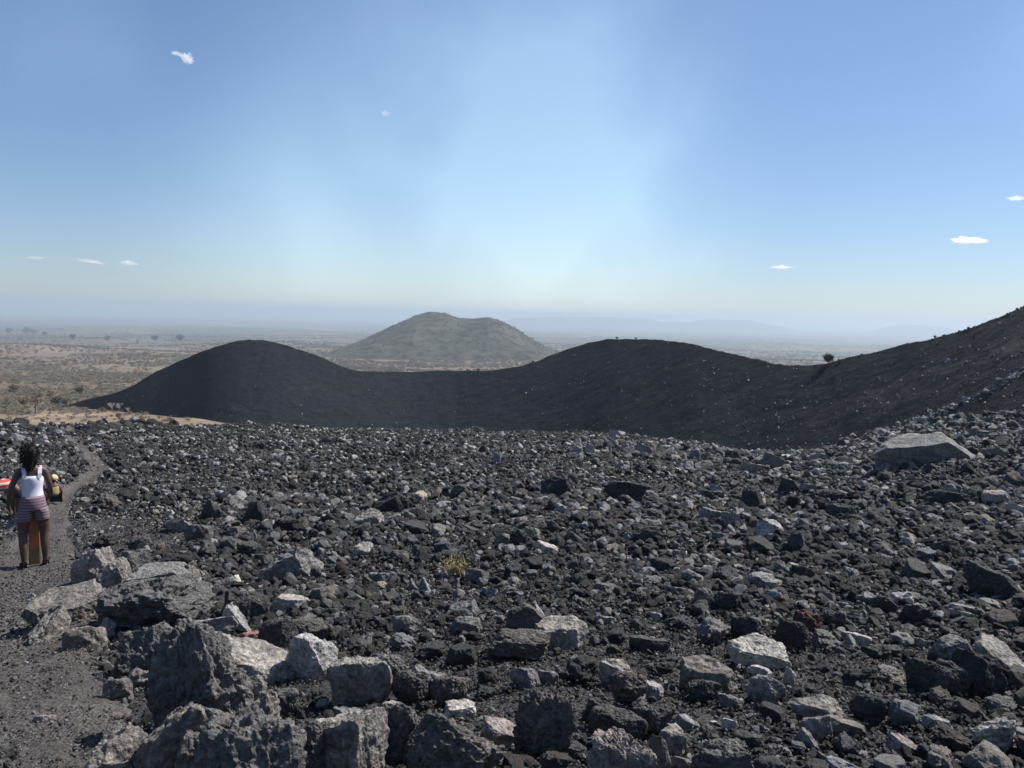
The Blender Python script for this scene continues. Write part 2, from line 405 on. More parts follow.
ts = np.concatenate([np.linspace(-.25, 1, 230), np.linspace(1, 2.2, 60)[1:], np.linspace(2.2, 9, 25)[1:]])
T, J = np.meshgrid(ts, np.arange(len(cols)), indexing='ij')
span = (Rc - Rt)[J]
rad = Rt[J] + np.maximum(span, 1.0) * np.where(T <= 1, T, 0) + np.where(T > 1, np.maximum(span, 1.0) + (T - 1) * np.maximum(span, 12), 0)
hgt = (zc - zt)[J]
u = np.clip(T, 0, 1)
prof = 1.06 * u ** 1.12 - .06 * u ** 3
Z = zt[J] + hgt * prof + np.where(T < 0, T * 8, 0)
over = np.clip(T - 1, 0, None) * np.maximum(span, 12)
Z = Z - np.where(T > 1, .04 * over + .30 * over ** 2 / (over + 9), 0)
A = azr[J]; X = rad * np.sin(A); Y = rad * np.cos(A)
lat = np.clip((cols - 62) / 90, 0, 1)[J]
rel = np.clip(hgt / 6, 0.05, 1) * lat
gul = n2(np.degrees(A) * .55, T * 1.2, 1.0, 3, 41)
Z = Z + rel * (.12 * gul * np.sin(np.clip(T, 0, 1) * math.pi) + .12 * n2(X, Y, 9, 2, 43) * np.clip(1.3 - np.abs(T - .6), 0, 1) + .09 * n2(X, Y, 1.6, 3, 47))
Z = np.where(T > 1, Z - .0, Z)
rg = mesh_obj('cinder_ridge', np.stack([X, Y, Z], -1).reshape(-1, 3), grid_faces(len(ts), len(cols)), M_CINDER, smooth=True); tag(rg, kind='structure')
RGX, RGY, RGZ = X, Y, Z
# lighter loose scree strip running up the flank on the far side of the blocks
pxc = cols[J]; upl = np.clip((pxc - 760) / 260, 0, 1)
cen = .10 + .36 * upl
sc_ = np.exp(-((np.clip(T, 0, 1) - cen - .22) / .13) ** 2) * np.clip((pxc - 780) / 140, 0, 1) * np.clip(.75 + .6 * n2(X, Y, 6, 3, 51), 0, 1)
rg.data.attributes.new('scree', 'FLOAT', 'POINT').data.foreach_set('value', np.clip(sc_, 0, 1).ravel().astype(np.float32))

# ------------------------------------------------------------------ far hill and table hills
azs = np.linspace(h_az[0] - .02, h_az[-1] + .02, 260); rs = np.linspace(HR0 - 250, HR0 + 250, 170)
RR, AA = np.meshgrid(rs, azs, indexing='ij'); X = RR * np.sin(AA); Y = RR * np.cos(AA)
zr = np.interp(AA, h_az, h_z); kk = 5
g0 = np.interp(HR0, PR, PZ)
Hh = np.clip(zr - g0 + 2, 0, None)
mound = np.maximum(0, 1 - np.abs((RR - HR0) / 225) ** 1.4)
gl = n2(X, Y, 70, 3, 61)
hx = (Hh / 85) * (1 - np.clip(np.abs(RR - HR0) / 60, 0, 1) * 0)
Z = Hp(X, Y) * 0 + np.interp(RR, PR, PZ) - 4 + (Hh + 2) * mound + 4.5 * gl * mound * (1 - mound) * 3.0 * np.clip(Hh / 60, 0, 1) + 1.2 * n2(X, Y, 30, 3, 63) * np.clip(Hh / 30, 0, 1)
tag(mesh_obj('far_hill', np.stack([X, Y, Z], -1).reshape(-1, 3), grid_faces(len(rs), len(azs)), M_HILL, smooth=True), kind='structure')
def far_hill_z(x, y):
    rr = np.hypot(x, y); a = np.arctan2(x, y); z = np.clip(np.interp(a, h_az, h_z) - g0 + 2, 0, None)
    mo = np.maximum(0, 1 - np.abs((rr - HR0) / 225) ** 1.4)
    return np.interp(rr, PR, PZ) - 4 + (z + 2) * mo
def mesa(name, prof, r0, depth, seed):
    azs = np.linspace(az_of(prof[0][0], 320), az_of(prof[-1][0], 320), 160); rs = np.linspace(r0 - depth, r0 + depth, 30)
    pa = [az_of(p, y) for p, y in prof]; pz = [tan_of(p, y) * r0 for p, y in prof]
    RR, AA = np.meshgrid(rs, azs, indexing='ij'); X = RR * np.sin(AA); Y = RR * np.cos(AA)
    gz = np.interp(RR, PR, PZ) - 6
    up = np.interp(AA, pa, pz) - np.interp(r0, PR, PZ) + 6
    m_ = np.clip(1 - np.abs((RR - r0) / depth), 0, 1); m_ = np.clip(m_ * 2.2, 0, 1)
    Z = gz + np.clip(up, 0, None) * m_ + 5 * n2(X, Y, 500, 3, seed) * m_
    tag(mesh_obj(name, np.stack([X, Y, Z], -1).reshape(-1, 3), grid_faces(len(rs), len(azs)), M_HILL, smooth=True), kind='structure')
mesa('distant_hills', [(470, 332), (508, 321), (514, 318.4), (560, 317.8), (600, 317.6), (646, 318.6), (654, 320.6), (668, 322.4), (690, 322.8), (697, 321), (708, 319.8), (748, 320.2), (757, 322), (768, 325), (785, 328), (810, 334)], 9500, 800, 71)
mesa('distant_hills', [(835, 339), (885, 327.5), (900, 325.2), (920, 325.4), (945, 328), (1000, 337)], 10500, 800, 73)

# ------------------------------------------------------------------ HAZE
bm = bmesh.new(); bmesh.ops.create_cube(bm, size=1.0)
hz = bpy.data.meshes.new('haze'); bm.to_mesh(hz); bm.free()
haze = bpy.data.objects.new('haze', hz); COL.objects.link(haze)
HTOP, HBOT = 45.0, -165.0
haze.scale = (330000, 330000, HTOP - HBOT); haze.location = (0, 0, (HTOP + HBOT) / 2)
m = bpy.data.materials.new('haze'); m.use_nodes = True; t = NT(m.node_tree); t.n.clear()
out = t.new('ShaderNodeOutputMaterial'); pv = t.new('ShaderNodeVolumePrincipled'); t.link(pv.outputs[0], out.inputs['Volume'])
pv.inputs['Color'].default_value = (.59, .68, .78, 1); pv.inputs['Density'].default_value = HAZE_DENSITY; pv.inputs['Anisotropy'].default_value = .25
hz.materials.append(m); tag(haze, kind='stuff')

# ------------------------------------------------------------------ rocks
_ico = {}
def ico(s):
    if s not in _ico:
        bm = bmesh.new(); bmesh.ops.create_icosphere(bm, subdivisions=s, radius=1.0)
        v = np.array([x.co for x in bm.verts]); f = np.array([[x.index for x in fc.verts] for fc in bm.faces]); bm.free(); _ico[s] = (v, f)
    return _ico[s]
def rock_verts(kind, seed, sub, top=(.12, .30, 1), extra=None):
    v, f = ico(sub); v = v.copy(); rg_ = np.random.default_rng(seed)
    p = v * (1 + .20 * fbm(v * 1.1 + seed * 3.1, 2, seed))[:, None]
    planes = []
    if kind in ('slab', 'block', 'wedge', 'crag'):
        planes.append((np.array(top, float), {'slab': .34, 'block': .60, 'wedge': .45, 'crag': .62}[kind]))
        planes.append((np.array([rg_.uniform(-.35, .35), -1, rg_.uniform(-.25, .2)]), rg_.uniform(.5, .7)))
        planes.append((np.array([0, 0, -1.]), .5))
        for k in range(9 if kind != 'slab' else 8):
            a = rg_.uniform(0, 2 * math.pi); n = np.array([math.cos(a), math.sin(a), rg_.uniform(-.6, .75)]); planes.append((n, rg_.uniform(.55, .82)))
        if kind == 'block':
            planes.append((np.array([rg_.uniform(-.9, .9), -.5, .7]), rg_.uniform(.62, .78)))
            planes.append((np.array([rg_.uniform(-.9, .9), .6, .7]), rg_.uniform(.55, .75)))
    else:
        for k in range(9):
            n = rg_.normal(size=3); planes.append((n, rg_.uniform(.58, .82)))
        planes.append((np.array(top, float), .62))
    if extra: planes += [(np.array(n, float), d) for n, d in extra]
    for k, (n, d) in enumerate(planes):
        n = n / np.linalg.norm(n)
        dd = d + .055 * vnoise(p * 2.1 + k * 5.1, seed + k) + .02 * vnoise(p * 6.3 + k * 5.1, seed + k)
        e = np.maximum(0, p @ n - dd); p = p - n * (e * .97)[:, None]
    dirn = v
    if kind == 'lump':
        kb = .45 if sub >= 6 else 1.0
        p = p + dirn * (.13 * kb * billow(p * 2.1 + seed, 2, seed) + .055 * kb * billow(p * 6 + seed, 2, seed + 5) + .020 * fbm(p * 15, 3, seed + 9) + .010 * fbm(p * 48, 2, seed + 19))[:, None]
    else:
        st = vnoise(np.stack([p[:, 2] * 7 + p[:, 0] * 1.2, p[:, 0] * 1.5, p[:, 1] * 1.5], 1), seed + 4)
        rk = .35 if seed == 100 else 1.0
        p = p + rk * dirn * (.050 * fbm(p * 3.2 + seed, 4, seed + 3) + .010 * st + .016 * billow(p * 9, 2, seed + 7) - .05 * np.clip(vnoise(p * 2.6, seed + 11) - .35, 0, 1))[:, None]
        if kind == 'crag':
            rd = 1 - np.abs(fbm(p * 2.4 + seed, 2, seed + 21)); rd2 = 1 - np.abs(fbm(p * 6 + seed, 2, seed + 22))
            p = p + dirn * (.16 * (rd - .6) + .07 * (rd2 - .6) + .022 * fbm(p * 20, 3, seed + 23))[:, None]
    return p, f
def rock_obj(name, kind, seed, sub, w, d, h, col, top=(.12, .30, 1), extra=None, yaw=0, smooth=True, sink=.22):
    p, f = rock_verts(kind, seed, sub, top, extra)
    c, s = math.cos(yaw), math.sin(yaw)
    mn, mx = p.min(0), p.max(0)
    p = (p - (mn + mx) / 2) / (mx - mn)
    p = p * np.array([w, d, h * (1 + sink)]); p[:, 2] += h * (1 + sink) / 2 - h * sink
    p = np.stack([p[:, 0] * c - p[:, 1] * s, p[:, 0] * s + p[:, 1] * c, p[:, 2]], 1)
    o = mesh_obj(name, p, f, M_SCORIA if kind in ('lump', 'crag') else M_ROCK, smooth=smooth); o.color = (*col, 1); return o
TINT = {'grey': (1.0, .99, .98), 'brown': (1.07, .98, .90), 'pink': (1.10, .97, .92), 'red': (1.4, .75, .62), 'tan': (1.06, 1.0, .91), 'black': (1, 1, 1.02), 'blue': (.95, 1.0, 1.08)}
def colr(tone, tint='grey'):
    tone = tone if tone > .2 else tone + .45 * tone * (1 - tone / .2)
    return tuple(min(.9, tone * k) for k in TINT[tint])

# (centre x, top y, bottom y, width px, kind, tone, tint, label, short phrase, options)
D, Mi, P1, P2, P3 = .050, .11, .19, .27, .38
ROCKS = [
 (924, 432, 469, 86, 'wedge', .20, 'grey', 'huge wedge shaped boulder with cracked pale top, alone on the far rubble rim', 'the huge cracked wedge boulder', dict(depth=.6, top=(-.10, -.12, 1), extra=[((-.9, -.1, .75), .68), ((.8, -.05, .8), .50), ((.05, -1, -.40), .30), ((-.35, -.3, 1), .46)])),
 (291, 544, 579, 62, 'block', .17, 'grey', 'squared grey block with black shaded front and grainy sunlit end', 'the squared block', dict(top=(-.35, .5, 1), extra=[((.95, -.55, .35), .45), ((-.15, -1, 0), .5)])),
 (72, 590, 628, 76, 'wedge', .15, 'brown', 'arched pale brown rock rising out of the dusty path', 'the arched path rock', dict(top=(-.2, -.2, 1), depth=.6)),
 (48, 612, 645, 40, 'slab', .20, 'tan', 'narrow pale slab sloping down to the path below the arched rock', 'the sloping pale slab', dict(top=(-.7, .1, 1), yaw=.6)),
 (86, 628, 652, 36, 'wedge', .13, 'brown', 'low half buried brown stone on the path in front of the arched rock', 'the half buried brown stone', dict()),
 (108, 620, 640, 13, 'block', .24, 'grey', 'small upright pale chip at the edge of the deepest shadow', 'the upright pale chip', dict()),
 (155, 577, 632, 108, 'crag', .085, 'grey', 'massive dark overhanging boulder with a smoother grey cap beside the path', 'the massive capped boulder', dict(top=(-.1, .55, 1), extra=[((-.2, -1, -.5), .55)], depth=.8)),
 (160, 576, 598, 72, 'slab', .17, 'grey', 'curved grey cap slab lying on the massive dark overhanging boulder', 'the curved cap slab', dict(top=(-.25, -.1, 1), lift=.20, depth=.6)),
 (187, 566, 592, 26, 'block', .14, 'tan', 'rounded tan stone leaning behind the massive capped boulder', 'the leaning tan stone', dict()),
 (148, 626, 672, 54, 'crag', .11, 'grey', 'dark mottled boulder deep in shade beneath the massive capped boulder', 'the shaded mottled boulder', dict(top=(-.1, .3, 1))),
 (200, 630, 738, 92, 'crag', .095, 'grey', 'largest craggy scoria boulder, taller than all around it, casting the deepest shadow', 'the largest craggy boulder', dict(top=(.45, .2, 1), extra=[((.75, -.1, .8), .55), ((-.5, -1, -.25), .60)], depth=.8)),
 (250, 637, 688, 92, 'slab', .27, 'tan', 'long pale flat slab tilted against the largest craggy boulder', 'the long tilted slab', dict(top=(.35, -.15, 1), extra=[((-.3, -1, .1), .45)])),
 (230, 679, 728, 64, 'block', .16, 'tan', 'rounded grey tan boulder with cracks under the largest craggy boulder', 'the rounded cracked boulder', dict(top=(-.2, .1, 1), extra=[((-.8, -.6, .6), .6)])),
 (258, 702, 750, 50, 'slab', .13, 'tan', 'split layered rock of thin parallel plates', 'the split layered rock', dict(top=(-.7, -.2, 1), yaw=.7, layered=1)),
 (268, 706, 738, 20, 'slab', .46, 'pink', 'smooth pale peach chip lying on the end of the split layered rock', 'the peach chip', dict(top=(.2, -.9, 1))),
 (276, 692, 716, 24, 'block', .17, 'tan', 'small lichen spotted tan block behind the peach chip', 'the spotted tan block', dict()),
 (172, 714, 790, 80, 'block', .15, 'brown', 'dark boulder with a sunlit gabled ridge at the bottom edge', 'the gabled boulder', dict(top=(.7, .5, 1), extra=[((-.6, .1, 1), .42), ((0, -1, -.1), .5)])),
 (112, 742, 800, 64, 'block', .16, 'brown', 'rough brown grey boulder half on the path at the bottom edge', 'the brown path-side boulder', dict(top=(-.3, -.2, 1))),
 (252, 732, 826, 96, 'crag', .12, 'grey', 'broad lumpy scoria mass cut by the bottom edge below the layered rock', 'the broad scoria mass', dict(top=(.1, .1, 1))),
 (206, 708, 748, 38, 'block', .15, 'grey', 'grey faceted rock wedged between the gabled boulder and the rounded cracked one', 'the wedged grey rock', dict(top=(.3, .2, 1))),
 (196, 740, 790, 34, 'block', .12, 'tan', 'small tan grey block at the bottom edge right of the gabled boulder', 'the tan grey bottom block', dict(top=(.2, 0, 1))),
 (284, 690, 716, 28, 'lump', .10, 'grey', 'mid grey pitted rock right of the spotted tan block', 'the mid grey pitted rock', dict()),
 (118, 680, 700, 24, 'block', .11, 'brown', 'brown angular stone lying in the large shadow on the path side', 'the shadowed angular stone', dict()),
 (312, 728, 790, 60, 'lump', .070, 'grey', 'knobbly cluster of black clinker fused together at the bottom edge', 'the knobbly clinker', dict()),
 (343, 716, 785, 84, 'wedge', .21, 'tan', 'big boulder with a wavy pale top and undercut black front', 'the wavy topped boulder', dict(top=(-.15, .12, 1), extra=[((-.7, -.8, -.2), .45)])),
 (360, 706, 740, 48, 'slab', .11, 'grey', 'thin dark grey slab leaning on the back of the wavy topped boulder', 'the leaning dark slab', dict(top=(.4, .1, 1))),
 (312, 636, 678, 48, 'block', .36, 'grey', 'angular boulder with bright blotchy white top and black left side', 'the blotchy white topped boulder', dict(top=(.25, .05, 1), extra=[((-.8, -.7, -.1), .4)])),
 (360, 658, 706, 60, 'wedge', .24, 'tan', 'flat topped boulder with lined tan top above a deep black undercut', 'the lined flat topped boulder', dict(top=(.0, .05, 1), extra=[((0, -1, -.3), .45)])),
 (254, 631, 645, 26, 'block', .20, 'red', 'small brick red stone, the only red one, behind the long slab', 'the brick red stone', dict()),
 (278, 622, 662, 38, 'lump', .040, 'black', 'black rounded clinker lump next to the brick red stone', 'the black clinker lump', dict()),
 (214, 616, 642, 42, 'slab', .27, 'grey', 'jagged pale grey slab above the largest craggy boulder', 'the jagged pale slab', dict(top=(-.1, .2, 1))),
 (240, 606, 636, 28, 'slab', .32, 'grey', 'pale blade of rock leaning to the right above the red stone', 'the pale blade', dict(top=(.75, .1, 1), yaw=-.5)),
 (235, 576, 590, 13, 'block', .52, 'tan', 'small bright cream angular chip standing among dark stones', 'the bright cream chip', dict(top=(-.2, -.6, 1))),
 (253, 582, 589, 13, 'slab', .50, 'grey', 'tiny bright white flat chip beside the cream one', 'the white flat chip', dict()),
 (287, 595, 616, 42, 'slab', .27, 'tan', 'pale two lobed flat slab in front of the squared block', 'the two lobed slab', dict(top=(.1, .1, 1))),
 (246, 590, 622, 44, 'lump', .045, 'black', 'rough black boulder between the cream chip and the pale blade', 'the rough black boulder', dict()),
 (308, 618, 645, 50, 'lump', .070, 'brown', 'dull brown grey boulder just behind the blotchy white topped one', 'the dull brown boulder', dict()),
 (94, 552, 586, 36, 'block', .22, 'pink', 'pinkish stone with black undercut at the rubble edge by the path', 'the pinkish edge stone', dict(top=(-.2, .25, 1))),
 (116, 560, 590, 28, 'block', .24, 'tan', 'pale rounded knob standing beside the pinkish edge stone', 'the pale rounded knob', dict(top=(-.2, -.2, 1))),
 (133, 552, 577, 34, 'block', .10, 'grey', 'dull grey boulder behind the pale rounded knob', 'the dull grey boulder', dict()),
 (140, 536, 552, 24, 'lump', .060, 'grey', 'round dark stone behind the dull grey boulder', 'the round dark stone', dict()),
 (257, 500, 525, 28, 'block', .035, 'black', 'solid black round boulder alone on fine gravel', 'the solid black boulder', dict(top=(0, .2, 1))),
 (286, 518, 532, 26, 'lump', .040, 'black', 'low black lump just beyond the solid black boulder', 'the low black lump', dict()),
 (215, 498, 521, 26, 'wedge', .060, 'grey', 'dark wedge with one pale sloping edge', 'the pale edged wedge', dict(top=(.9, .2, 1))),
 (179, 520, 532, 22, 'slab', .22, 'grey', 'flat pale slab left of the pale edged wedge', 'the flat pale slab', dict()),
 (199, 524, 540, 26, 'wedge', .10, 'grey', 'grey wedge in front of the pale edged wedge', 'the grey wedge', dict()),
 (170, 510, 518, 8, 'block', .42, 'grey', 'small bright white stone near the flat pale slab', 'the bright white stone', dict()),
 (393, 490, 517, 46, 'block', .032, 'black', 'black pyramid shaped boulder standing high above fine gravel', 'the black pyramid', dict(top=(.7, .3, 1), extra=[((-.8, -.2, 1), .45)])),
 (370, 508, 527, 31, 'wedge', .24, 'tan', 'pale triangular stone with a hollow, beside the black pyramid', 'the pale triangular stone', dict(top=(-.3, -.5, 1))),
 (362, 543, 557, 22, 'slab', .28, 'grey', 'pale kite shaped flat stone in front of the pale triangular one', 'the kite shaped stone', dict(top=(.1, -.4, 1))),
 (380, 572, 583, 22, 'slab', .22, 'grey', 'flat light stone on gravel midway to the dry tuft', 'the flat light stone', dict()),
 (418, 508, 517, 16, 'slab', .24, 'tan', 'light brown stone just right of the black pyramid', 'the light brown stone', dict()),
 (463, 484, 496, 20, 'wedge', .09, 'grey', 'dark triangular rock with a thin lit edge', 'the thin edged rock', dict(top=(.8, .2, 1))),
 (457, 567, 577, 22, 'block', .20, 'grey', 'rounded light grey stone touching the dry yellow tuft', 'the stone touching the tuft', dict()),
 (476, 568, 583, 22, 'block', .12, 'pink', 'dull rusty red stone at the dry yellow tuft', 'the rusty tuft stone', dict()),
 (413, 578, 592, 12, 'slab', .16, 'blue', 'thin upright blue grey splinter', 'the upright splinter', dict(top=(.9, -.2, 1))),
 (425, 577, 594, 14, 'slab', .19, 'blue', 'long leaning blue grey splinter beside the upright one', 'the leaning splinter', dict(top=(1.1, -.1, 1))),
 (489, 586, 597, 16, 'slab', .30, 'grey', 'oval light grey stone right of the dry tuft', 'the oval stone', dict()),
 (462, 598, 618, 30, 'wedge', .15, 'grey', 'flat faced grey triangular rock pointing upward', 'the upward triangular rock', dict(top=(-.4, -.5, 1))),
 (467, 616, 634, 34, 'block', .13, 'grey', 'blocky grey rock in front of the upward triangular rock', 'the blocky grey rock', dict()),
 (406, 614, 634, 28, 'block', .15, 'grey', 'dark fronted rock with a light jagged top', 'the jagged topped rock', dict()),
 (430, 628, 640, 12, 'block', .25, 'grey', 'small light egg shaped stone', 'the egg shaped stone', dict()),
 (527, 605, 634, 42, 'wedge', .070, 'brown', 'dark pyramidal rock with brown right flank behind the tan slab', 'the dark pyramidal rock', dict(top=(.8, .1, 1))),
 (540, 606, 626, 14, 'slab', .26, 'grey', 'light curved chip on the flank of the dark pyramidal rock', 'the light curved chip', dict(top=(.6, -.2, 1))),
 (560, 618, 650, 52, 'slab', .23, 'tan', 'broad flat tan slab lying in the middle of the rubble', 'the broad tan slab', dict(top=(-.15, -.15, 1))),
 (516, 630, 660, 66, 'lump', .085, 'brown', 'wide low brown grey rock left of the broad tan slab', 'the wide low rock', dict(top=(0, 0, 1))),
 (543, 693, 757, 58, 'crag', .085, 'brown', 'large upright block with a rough cap and flat black front', 'the upright black front block', dict(top=(.1, .25, 1), extra=[((0, -1, 0), .42)])),
 (501, 720, 748, 40, 'slab', .30, 'pink', 'pinkish white ribbed slab left of the upright black front block', 'the pinkish ribbed slab', dict(top=(.35, -.1, 1))),
 (460, 703, 717, 30, 'slab', .42, 'tan', 'bright flat cream slab pointed at its right end', 'the bright cream slab', dict(top=(0, -.15, 1))),
 (456, 718, 782, 92, 'crag', .090, 'brown', 'long dark ridge of rock with a thin lit spine at the bottom edge', 'the long dark ridge rock', dict(top=(.75, .3, 1))),
 (397, 710, 768, 42, 'crag', .085, 'grey', 'round shouldered dark boulder right of the wavy topped boulder', 'the round shouldered boulder', dict()),
 (452, 676, 708, 40, 'lump', .080, 'brown', 'rough brown boulder behind the bright cream slab', 'the rough brown boulder', dict()),
 (428, 668, 700, 38, 'wedge', .14, 'grey', 'grey rock with a black hollow beneath, left of the rough brown boulder', 'the hollow fronted rock', dict(top=(.2, .1, 1), extra=[((0, -1, -.4), .4)])),
 (390, 654, 680, 34, 'lump', .12, 'grey', 'light knobbly rock right of the lined flat topped boulder', 'the light knobbly rock', dict()),
 (412, 672, 704, 40, 'lump', .065, 'grey', 'pitted dark rock in front of the light knobbly one', 'the pitted dark rock', dict()),
 (393, 700, 712, 26, 'block', .22, 'tan', 'light tan bumpy chip above the round shouldered boulder', 'the tan bumpy chip', dict()),
 (525, 668, 688, 30, 'block', .15, 'grey', 'light grey block above the upright black front block', 'the light grey block', dict()),
 (548, 670, 684, 20, 'slab', .22, 'grey', 'pale oblong chip to the right of the light grey block', 'the pale oblong chip', dict()),
 (759, 638, 668, 58, 'slab', .42, 'tan', 'thick long cream boulder with a flat pitted top, brightest of the middle ground', 'the thick cream boulder', dict(top=(.03, -.30, 1), extra=[((0, -1, -.25), .5)])),
 (760, 665, 677, 24, 'slab', .42, 'grey', 'small white flat chip in front of the thick cream boulder', 'the small white chip', dict()),
 (789, 668, 685, 11, 'block', .30, 'grey', 'small pale upright chip right of the small white chip', 'the pale upright chip', dict()),
 (765, 676, 702, 36, 'block', .15, 'grey', 'light domed rock with a dark hollow beneath the small white chip', 'the light domed rock', dict(top=(-.2, .1, 1))),
 (708, 661, 692, 54, 'wedge', .12, 'brown', 'speckled grey brown boulder left of the small white chip', 'the speckled boulder', dict(top=(-.1, -.2, 1))),
 (703, 681, 704, 34, 'lump', .045, 'black', 'black lump with a light cap below the speckled boulder', 'the light capped black lump', dict()),
 (616, 661, 686, 34, 'block', .27, 'tan', 'pale domed stone in the lower middle rubble', 'the pale domed stone', dict(top=(.1, -.1, 1))),
 (649, 681, 699, 27, 'block', .30, 'grey', 'light faceted stone right of the pale domed one', 'the light faceted stone', dict(top=(.3, 0, 1))),
 (627, 675, 705, 36, 'lump', .080, 'brown', 'brown rock between the two pale stones', 'the brown rock between pale stones', dict()),
 (620, 744, 800, 64, 'crag', .20, 'pink', 'big pinkish brown boulder cut by the bottom edge', 'the big pinkish boulder', dict(top=(.1, -.1, 1))),
 (671, 731, 756, 32, 'block', .20, 'tan', 'tan cube like rock right of the big pinkish boulder', 'the tan cube', dict(top=(.0, -.1, 1))),
 (658, 742, 780, 22, 'block', .09, 'grey', 'dark slim block touching the tan cube', 'the dark slim block', dict()),
 (681, 758, 776, 26, 'slab', .22, 'tan', 'flat tan stone at the bottom edge below the tan cube', 'the flat tan bottom stone', dict()),
 (668, 720, 736, 26, 'slab', .30, 'grey', 'pale thin cap stone above the tan cube', 'the pale cap stone', dict(top=(.4, 0, 1))),
 (617, 712, 750, 56, 'lump', .055, 'grey', 'rough black rock behind the big pinkish boulder', 'the rough black rock', dict()),
 (613, 705, 722, 26, 'block', .17, 'grey', 'light crumbly stone on top of the rough black rock', 'the light crumbly stone', dict()),
 (652, 708, 738, 42, 'lump', .060, 'grey', 'pitted black boulder above the dark slim block', 'the pitted black boulder', dict()),
 (596, 700, 726, 28, 'lump', .055, 'grey', 'small pitted lump right of the upright black front block', 'the small pitted lump', dict()),
 (815, 698, 722, 46, 'block', .18, 'tan', 'brown cracked boulder with a blocky speckled face', 'the brown cracked boulder', dict(top=(-.1, -.4, 1))),
 (815, 717, 742, 28, 'block', .15, 'grey', 'domed stone half lit half black below the brown cracked boulder', 'the half black stone', dict(top=(-.5, .1, 1), extra=[((.9, -.5, 0), .3)])),
 (843, 719, 735, 36, 'slab', .14, 'tan', 'low tan slab right of the half black stone', 'the low tan slab', dict()),
 (805, 728, 748, 24, 'slab', .18, 'grey', 'leaning thin plate left of the half black stone', 'the leaning thin plate', dict(top=(1.0, 0, 1))),
 (722, 746, 790, 60, 'lump', .095, 'grey', 'grainy grey boulder at the bottom edge', 'the grainy bottom boulder', dict(top=(-.1, -.1, 1))),
 (688, 716, 730, 22, 'slab', .18, 'blue', 'dark stone with a pale bluish sheen on its flat top', 'the bluish topped stone', dict(top=(.5, 0, 1))),
 (715, 721, 726, 11, 'slab', .5, 'grey', 'tiny bright white chip right of the bluish topped stone', 'the tiny white chip', dict()),
 (729, 720, 731, 14, 'slab', .40, 'grey', 'bright grey white chip right of the tiny white chip', 'the grey white chip', dict()),
 (730, 694, 708, 24, 'slab', .19, 'grey', 'light flat stone above the tiny white chip', 'the light flat stone', dict()),
 (748, 735, 750, 28, 'lump', .045, 'black', 'black stone below the grey white chip', 'the black stone', dict()),
 (930, 662, 696, 42, 'lump', .038, 'black', 'round black boulder left of two dark humps', 'the round black boulder', dict()),
 (975, 657, 698, 44, 'lump', .034, 'black', 'tall black hump right of the round black boulder', 'the tall black hump', dict()),
 (951, 666, 696, 30, 'lump', .045, 'black', 'black rock filling the gap between two black humps', 'the gap filling black rock', dict()),
 (1000, 645, 672, 50, 'slab', .22, 'tan', 'long brown tan slab sloping down at the right edge', 'the long sloping tan slab', dict(top=(.6, .0, 1), yaw=-.5)),
 (951, 638, 662, 36, 'block', .16, 'grey', 'light grey angular boulder above the round black boulder', 'the light angular boulder', dict(top=(0, -.3, 1))),
 (992, 722, 750, 32, 'slab', .30, 'tan', 'pale layered rock with comb like dark grooves', 'the grooved pale rock', dict(top=(-.4, -.1, 1), layered=1)),
 (935, 718, 729, 28, 'slab', .22, 'grey', 'long flat grey stone left of the grooved pale rock', 'the long flat grey stone', dict()),
 (880, 702, 714, 20, 'block', .32, 'grey', 'small white speckled stone right of the brown cracked boulder', 'the white speckled stone', dict()),
 (903, 740, 756, 28, 'slab', .24, 'pink', 'pinkish light slab left of the grooved pale rock', 'the pinkish light slab', dict(top=(.4, 0, 1))),
 (868, 700, 724, 34, 'lump', .040, 'black', 'black lump left of the white speckled stone', 'the black lump by the speckled stone', dict()),
 (990, 692, 700, 12, 'block', .36, 'grey', 'small white round stone below the tall black hump', 'the small white round stone', dict()),
 (902, 594, 608, 20, 'block', .36, 'grey', 'white mottled stone on the dark right hand rubble', 'the white mottled stone', dict(top=(-.2, -.3, 1))),
 (916, 606, 626, 26, 'lump', .038, 'black', 'black rounded rock right under the white mottled stone', 'the black rounded rock', dict()),
 (884, 597, 615, 24, 'lump', .050, 'black', 'dark rock left of the white mottled stone', 'the dark rock', dict()),
 (990, 568, 598, 44, 'wedge', .038, 'black', 'dark humped boulder near the right edge', 'the dark humped boulder', dict(top=(.4, .2, 1))),
 (1006, 589, 597, 18, 'slab', .28, 'grey', 'light oval stone in front of the dark humped boulder', 'the light oval stone', dict()),
 (961, 611, 620, 20, 'slab', .34, 'tan', 'pale flat chip right of the black rounded rock', 'the pale flat chip', dict()),
 (964, 604, 614, 30, 'slab', .13, 'grey', 'grey slab just behind the pale flat chip', 'the grey slab', dict()),
 (866, 596, 604, 20, 'slab', .18, 'grey', 'grey oval slab left of the dark rock', 'the grey oval slab', dict()),
 (857, 632, 643, 24, 'slab', .30, 'tan', 'pale stepped stone below the grey oval slab', 'the pale stepped stone', dict()),
 (920, 638, 648, 16, 'slab', .18, 'grey', 'thin pale stone left of the light angular boulder', 'the thin pale stone', dict()),
 (760, 573, 589, 30, 'block', .24, 'grey', 'light jagged rock above the thick cream boulder', 'the light jagged rock', dict(top=(.1, -.1, 1))),
 (782, 563, 578, 22, 'block', .14, 'grey', 'round topped grey rock behind the light jagged one', 'the round topped rock', dict()),
 (772, 590, 602, 20, 'block', .26, 'grey', 'light angular stone right below the light jagged rock', 'the light angular stone', dict()),
 (802, 566, 582, 28, 'lump', .036, 'black', 'black hump right of the round topped rock', 'the black hump', dict()),
 (789, 578, 592, 28, 'lump', .045, 'black', 'low black rock in front of the black hump', 'the low black rock', dict()),
